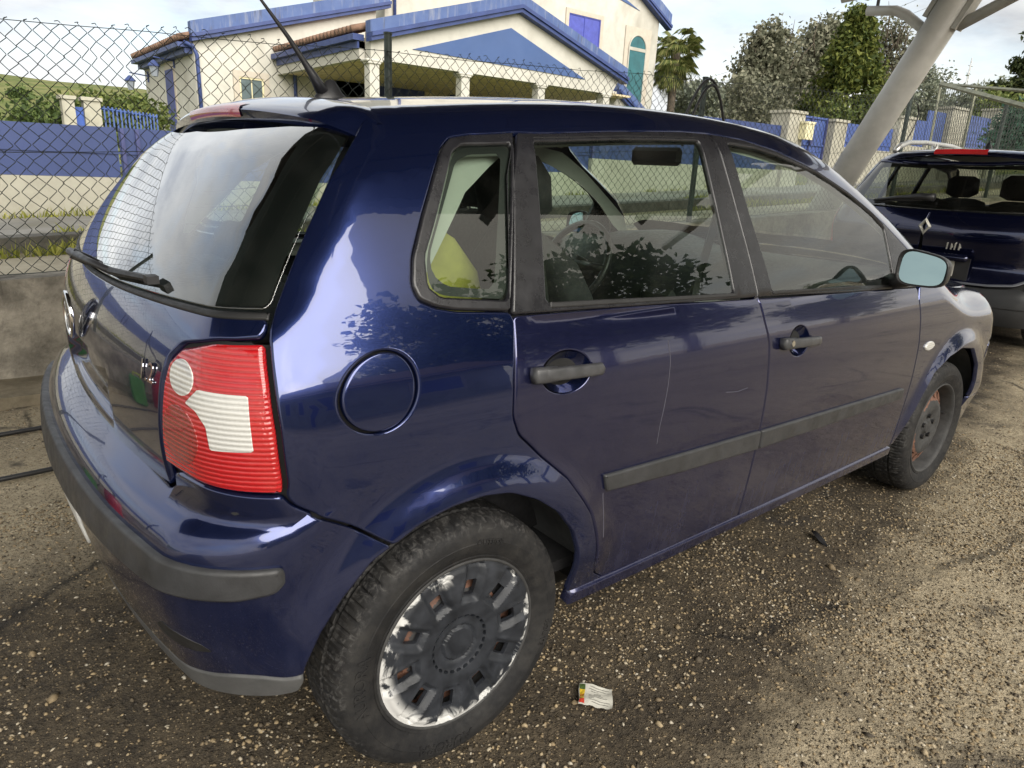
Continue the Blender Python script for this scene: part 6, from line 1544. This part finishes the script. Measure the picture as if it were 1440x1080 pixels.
m = MB(); m.box((.066, .0, .585), (.012, .54, .12)); m.build('number_plate', simple('dull white number plate', (.50, .49, .44), .4), hatch)
m = MB(); m.box((.078, .0, .58), (.012, .74, .17)); m.build('plate_recess', M_black, hatch)
# roof rails, aerial foot, seats
M_silver = simple('silver roof rail', (.62, .62, .60), .3, metal=.6)
for sg in (1, -1):
    r = empty('roof_rail'); r.parent = est
    pts = [(.62, 1.455), (.70, 1.50), (.85, 1.535), (1.2, 1.555), (1.8, 1.555), (2.1, 1.53), (2.25, 1.45)]
    MB().tube([(x, sg*.575, z) for x, z in pts], [.022, .024, .022, .020, .020, .022, .022], 10).build('rail_bar', M_silver, r, True)
    for x in (1.42,): MB().tube([(x, sg*.575, 1.44), (x, sg*.575, 1.55)], .03, 8).build('rail_foot', M_silver, r, True)
m = MB(); m.lathe([(.04, 0), (.03, .015), (.006, .06), (0, .06)], 12, 'z', (.95, -.02, 1.485)); m.build('aerial_foot', M_black, est, True)
m = MB(); m.box((2.0, 0, .30), (3.6, 1.5, .06)); m.box((2.0, 0, .45), (2.6, 1.6, .04)); m.build('underbody', M_dark, est)
etop(list(np.linspace(.55, 2.25, 8)), lambda x: .5, 'headlining', M_head, off=-.05, rim=False)
EB.panel('door_trim', [(.42, 1.0), (3.0, .97), (3.0, .4), (.42, .4)], M_dash, est, step=.1, off=-.07, rim=False, mirror=True, it=0)
for x in (.85, 1.72):
    for y in (-.36, .36):
        loft('seat_back', [((x+.18, y, .50), .08, .25, (1, 0, .3)), ((x+.08, y, .85), .08, .26, (1, 0, .3)), ((x, y, 1.05), .05, .20, (1, 0, .3)), ((x-.01, y, 1.08), .02, .12, (1, 0, .3))], M_cloth, est)
        if x > 1 or y < 0: loft('headrest', [((x-.01, y, 1.10), .03, .08, (1, 0, .3)), ((x-.02, y, 1.13), .05, .135, (1, 0, .3)), ((x-.04, y, 1.25), .05, .13, (1, 0, .3)), ((x-.045, y, 1.28), .02, .09, (1, 0, .3))], M_cloth, est)
m = MB(); m.box((2.75, 0, .85), (.7, 1.4, .25), bev=.05); m.build('dashboard', M_dash, est)
for x, y in ((.78, .76), (3.46, .76), (.78, -.76), (3.46, -.76)):
    w = empty('wheel', (x, y, .295)); w.parent = est
    if y > 0: w.rotation_euler = (0, 0, math.pi)
    o = mesh_np('tyre', tV, tF, M_tyre, w); auto_smooth(o, 28)
    MB().lathe([(.2, -.08), (.17, -.03), (.0, -.05)], 40, 'y').build('rim', M_silver, w, True)
# ------------------------------------------------------------------ small things on the ground
def gpt(x, y): return float(ground_z(np.array(x), np.array(y)))
pk = empty('seed_packet', (0, 0, 0), 0, 'small torn white paper packet with a coloured strip lying on the gravel', 'packet')
c4 = [np.array(p) for p in ((.373, -.795), (.429, -.858), (.379, -.906), (.319, -.846))]
def quadpt(s, t): 
    p = (c4[0]*(1-s)+c4[1]*s)*(1-t)+(c4[3]*(1-s)+c4[2]*s)*t; return p
def sheet(name, s0, s1, t0, t1, dz, mat, n=12, m_=8):
    V = []; F = []
    for i in range(n+1):
        for j in range(m_+1):
            s, t = s0+(s1-s0)*i/n, t0+(t1-t0)*j/m_; p = quadpt(s, t); e = .0015*math.sin(s*19+t*7)
            V.append((p[0]+e*(1 if t > .9 else 0), p[1]+e, gpt(*p)*.3+.013+.003*math.sin(s*6)+.002*math.sin(t*9+s*4)+dz))
    F = [(i*(m_+1)+j, i*(m_+1)+j+1, (i+1)*(m_+1)+j+1, (i+1)*(m_+1)+j)[::-1] for i in range(n) for j in range(m_)]
    return mesh_np(name, np.array(V), F, mat, pk, True)
M_paper = simple('crumpled white paper', (.55, .54, .48), .6, var=.10, vscale=60, bump=.3, bscale=90, bdist=.002)
sheet('paper', 0, 1, 0, 1, 0, M_paper)
for t0, t1, c in ((.08, .30, (.06, .10, .03)), (.30, .48, (.55, .38, .03)), (.48, .60, (.50, .22, .03)), (.60, .76, (.60, .42, .08)), (.76, .96, (.50, .05, .03))): sheet('print_strip', .02, .17, t0, t1, .0012, simple('printed colour', c, .5, var=.5, vscale=150), 3, 3)
for k, (t, a, b) in enumerate(((.12, .34, .90), (.22, .30, .80), (.30, .36, .60), (.42, .44, .66), (.50, .30, .70), (.58, .30, .86), (.66, .28, .46), (.74, .30, .92), (.84, .40, .88))): sheet('print_line', a, b, t, t+.016, .0012, M_black, 6, 1)
lf = []
for i in range(7):
    s = i/6; w = .016*math.sin(math.pi*min(.97, s+.05)); x = 1.672-.045*s; y = -.72-.088*s; z = gpt(x, y)
    lf += [(x-w, y+w*.5, z+.012+.010*math.sin(s*5)), (x, y, z+.020+.008*math.sin(s*5)), (x+w, y-w*.5, z+.008)]
tag(mesh_np('dead_leaf', np.array(lf), [(i*3+j, i*3+j+1, (i+1)*3+j+1, (i+1)*3+j) for i in range(6) for j in range(2)], simple('black dead leaf', (.012, .012, .014), .5), None, True), 'curled black dead leaf on the gravel below the front door', 'leaf')
def gcable(pts, r, label):
    m = MB(); P = [(x, y, gpt(x, y)+r+.004) for x, y in pts]; m.tube(P, r, 8); tag(m.build('cable', M_hose, None, True), label, 'cable')
gcable([(-3.0, 2.05), (-1.6, 1.95), (-.95, 1.91), (-.55, 1.93), (-.2, 1.98), (.6, 2.02), (2, 2.0)], .011, 'black cable on the ground nearest the concrete wall')
gcable([(-3.0, 1.55), (-1.8, 1.43), (-.9, 1.37), (-.55, 1.39), (-.2, 1.45), (.5, 1.5), (1.5, 1.62)], .011, 'black cable on the ground running under the back of the car')
for k in range(14):
    x, y = rng.uniform(-1.3, 2.6), rng.uniform(-1.6, -.7) if k % 3 else rng.uniform(-1.2, .6); a = rng.uniform(0, 6.28); L_ = rng.uniform(.02, .07)
    m = MB(); m.tube([(x, y, gpt(x, y)+.006), (x+L_*.5*math.cos(a)+.004, y+L_*.5*math.sin(a), gpt(x, y)+.012), (x+L_*math.cos(a+.3), y+L_*math.sin(a+.3), gpt(x, y)+.006)], .0009, 3)
    tag(m.build('straw', simple('dry straw', (.42, .34, .20), .7) if k == 0 else bpy.data.materials['dry straw']), 'short dry grass stalk lying on the gravel', 'straw', 'dry stalks on the gravel')

cn = empty('canister', (-2.45, 2.15, 0), 0, 'red upright canister with black hose by the concrete wall behind the car', 'canister')
MB().lathe([(0, 0), (.15, 0), (.165, .03), (.165, .52), (.13, .60), (.05, .64), (0, .64)], 32, 'z').build('tank', simple('red enamel', (.50, .012, .025), .3, coat=.6), cn, True)
m = MB(); m.tube([(0, 0, .62), (0, 0, .72), (.03, 0, .78), (.09, .05, .80)], .028, 10); m.build('valve', M_black, cn, True)
m = MB(); m.tube([(.09, .05, .80), (.2, .2, 1.0), (.1, .45, 1.25), (0, .62, 1.0), (.1, .3, .4), (.3, .2, .05)], .012, 6); m.build('hose', M_hose, cn, True)
jc = empty('jerrycan', (-1.98, 2.2, 0), .4, 'green plastic jerrycan beside the red canister by the wall', 'jerrycan')
m = MB(); m.box((0, 0, .19), (.24, .16, .36), bev=.03); m.build('can_body', simple('green plastic', (.05, .19, .04), .45), jc); m = MB(); m.tube([(-.08, 0, .36), (-.07, 0, .42), (.03, 0, .42), (.04, 0, .36)], .014, 8); m.build('can_handle', simple('yellow green plastic', (.35, .42, .04), .45), jc, True)
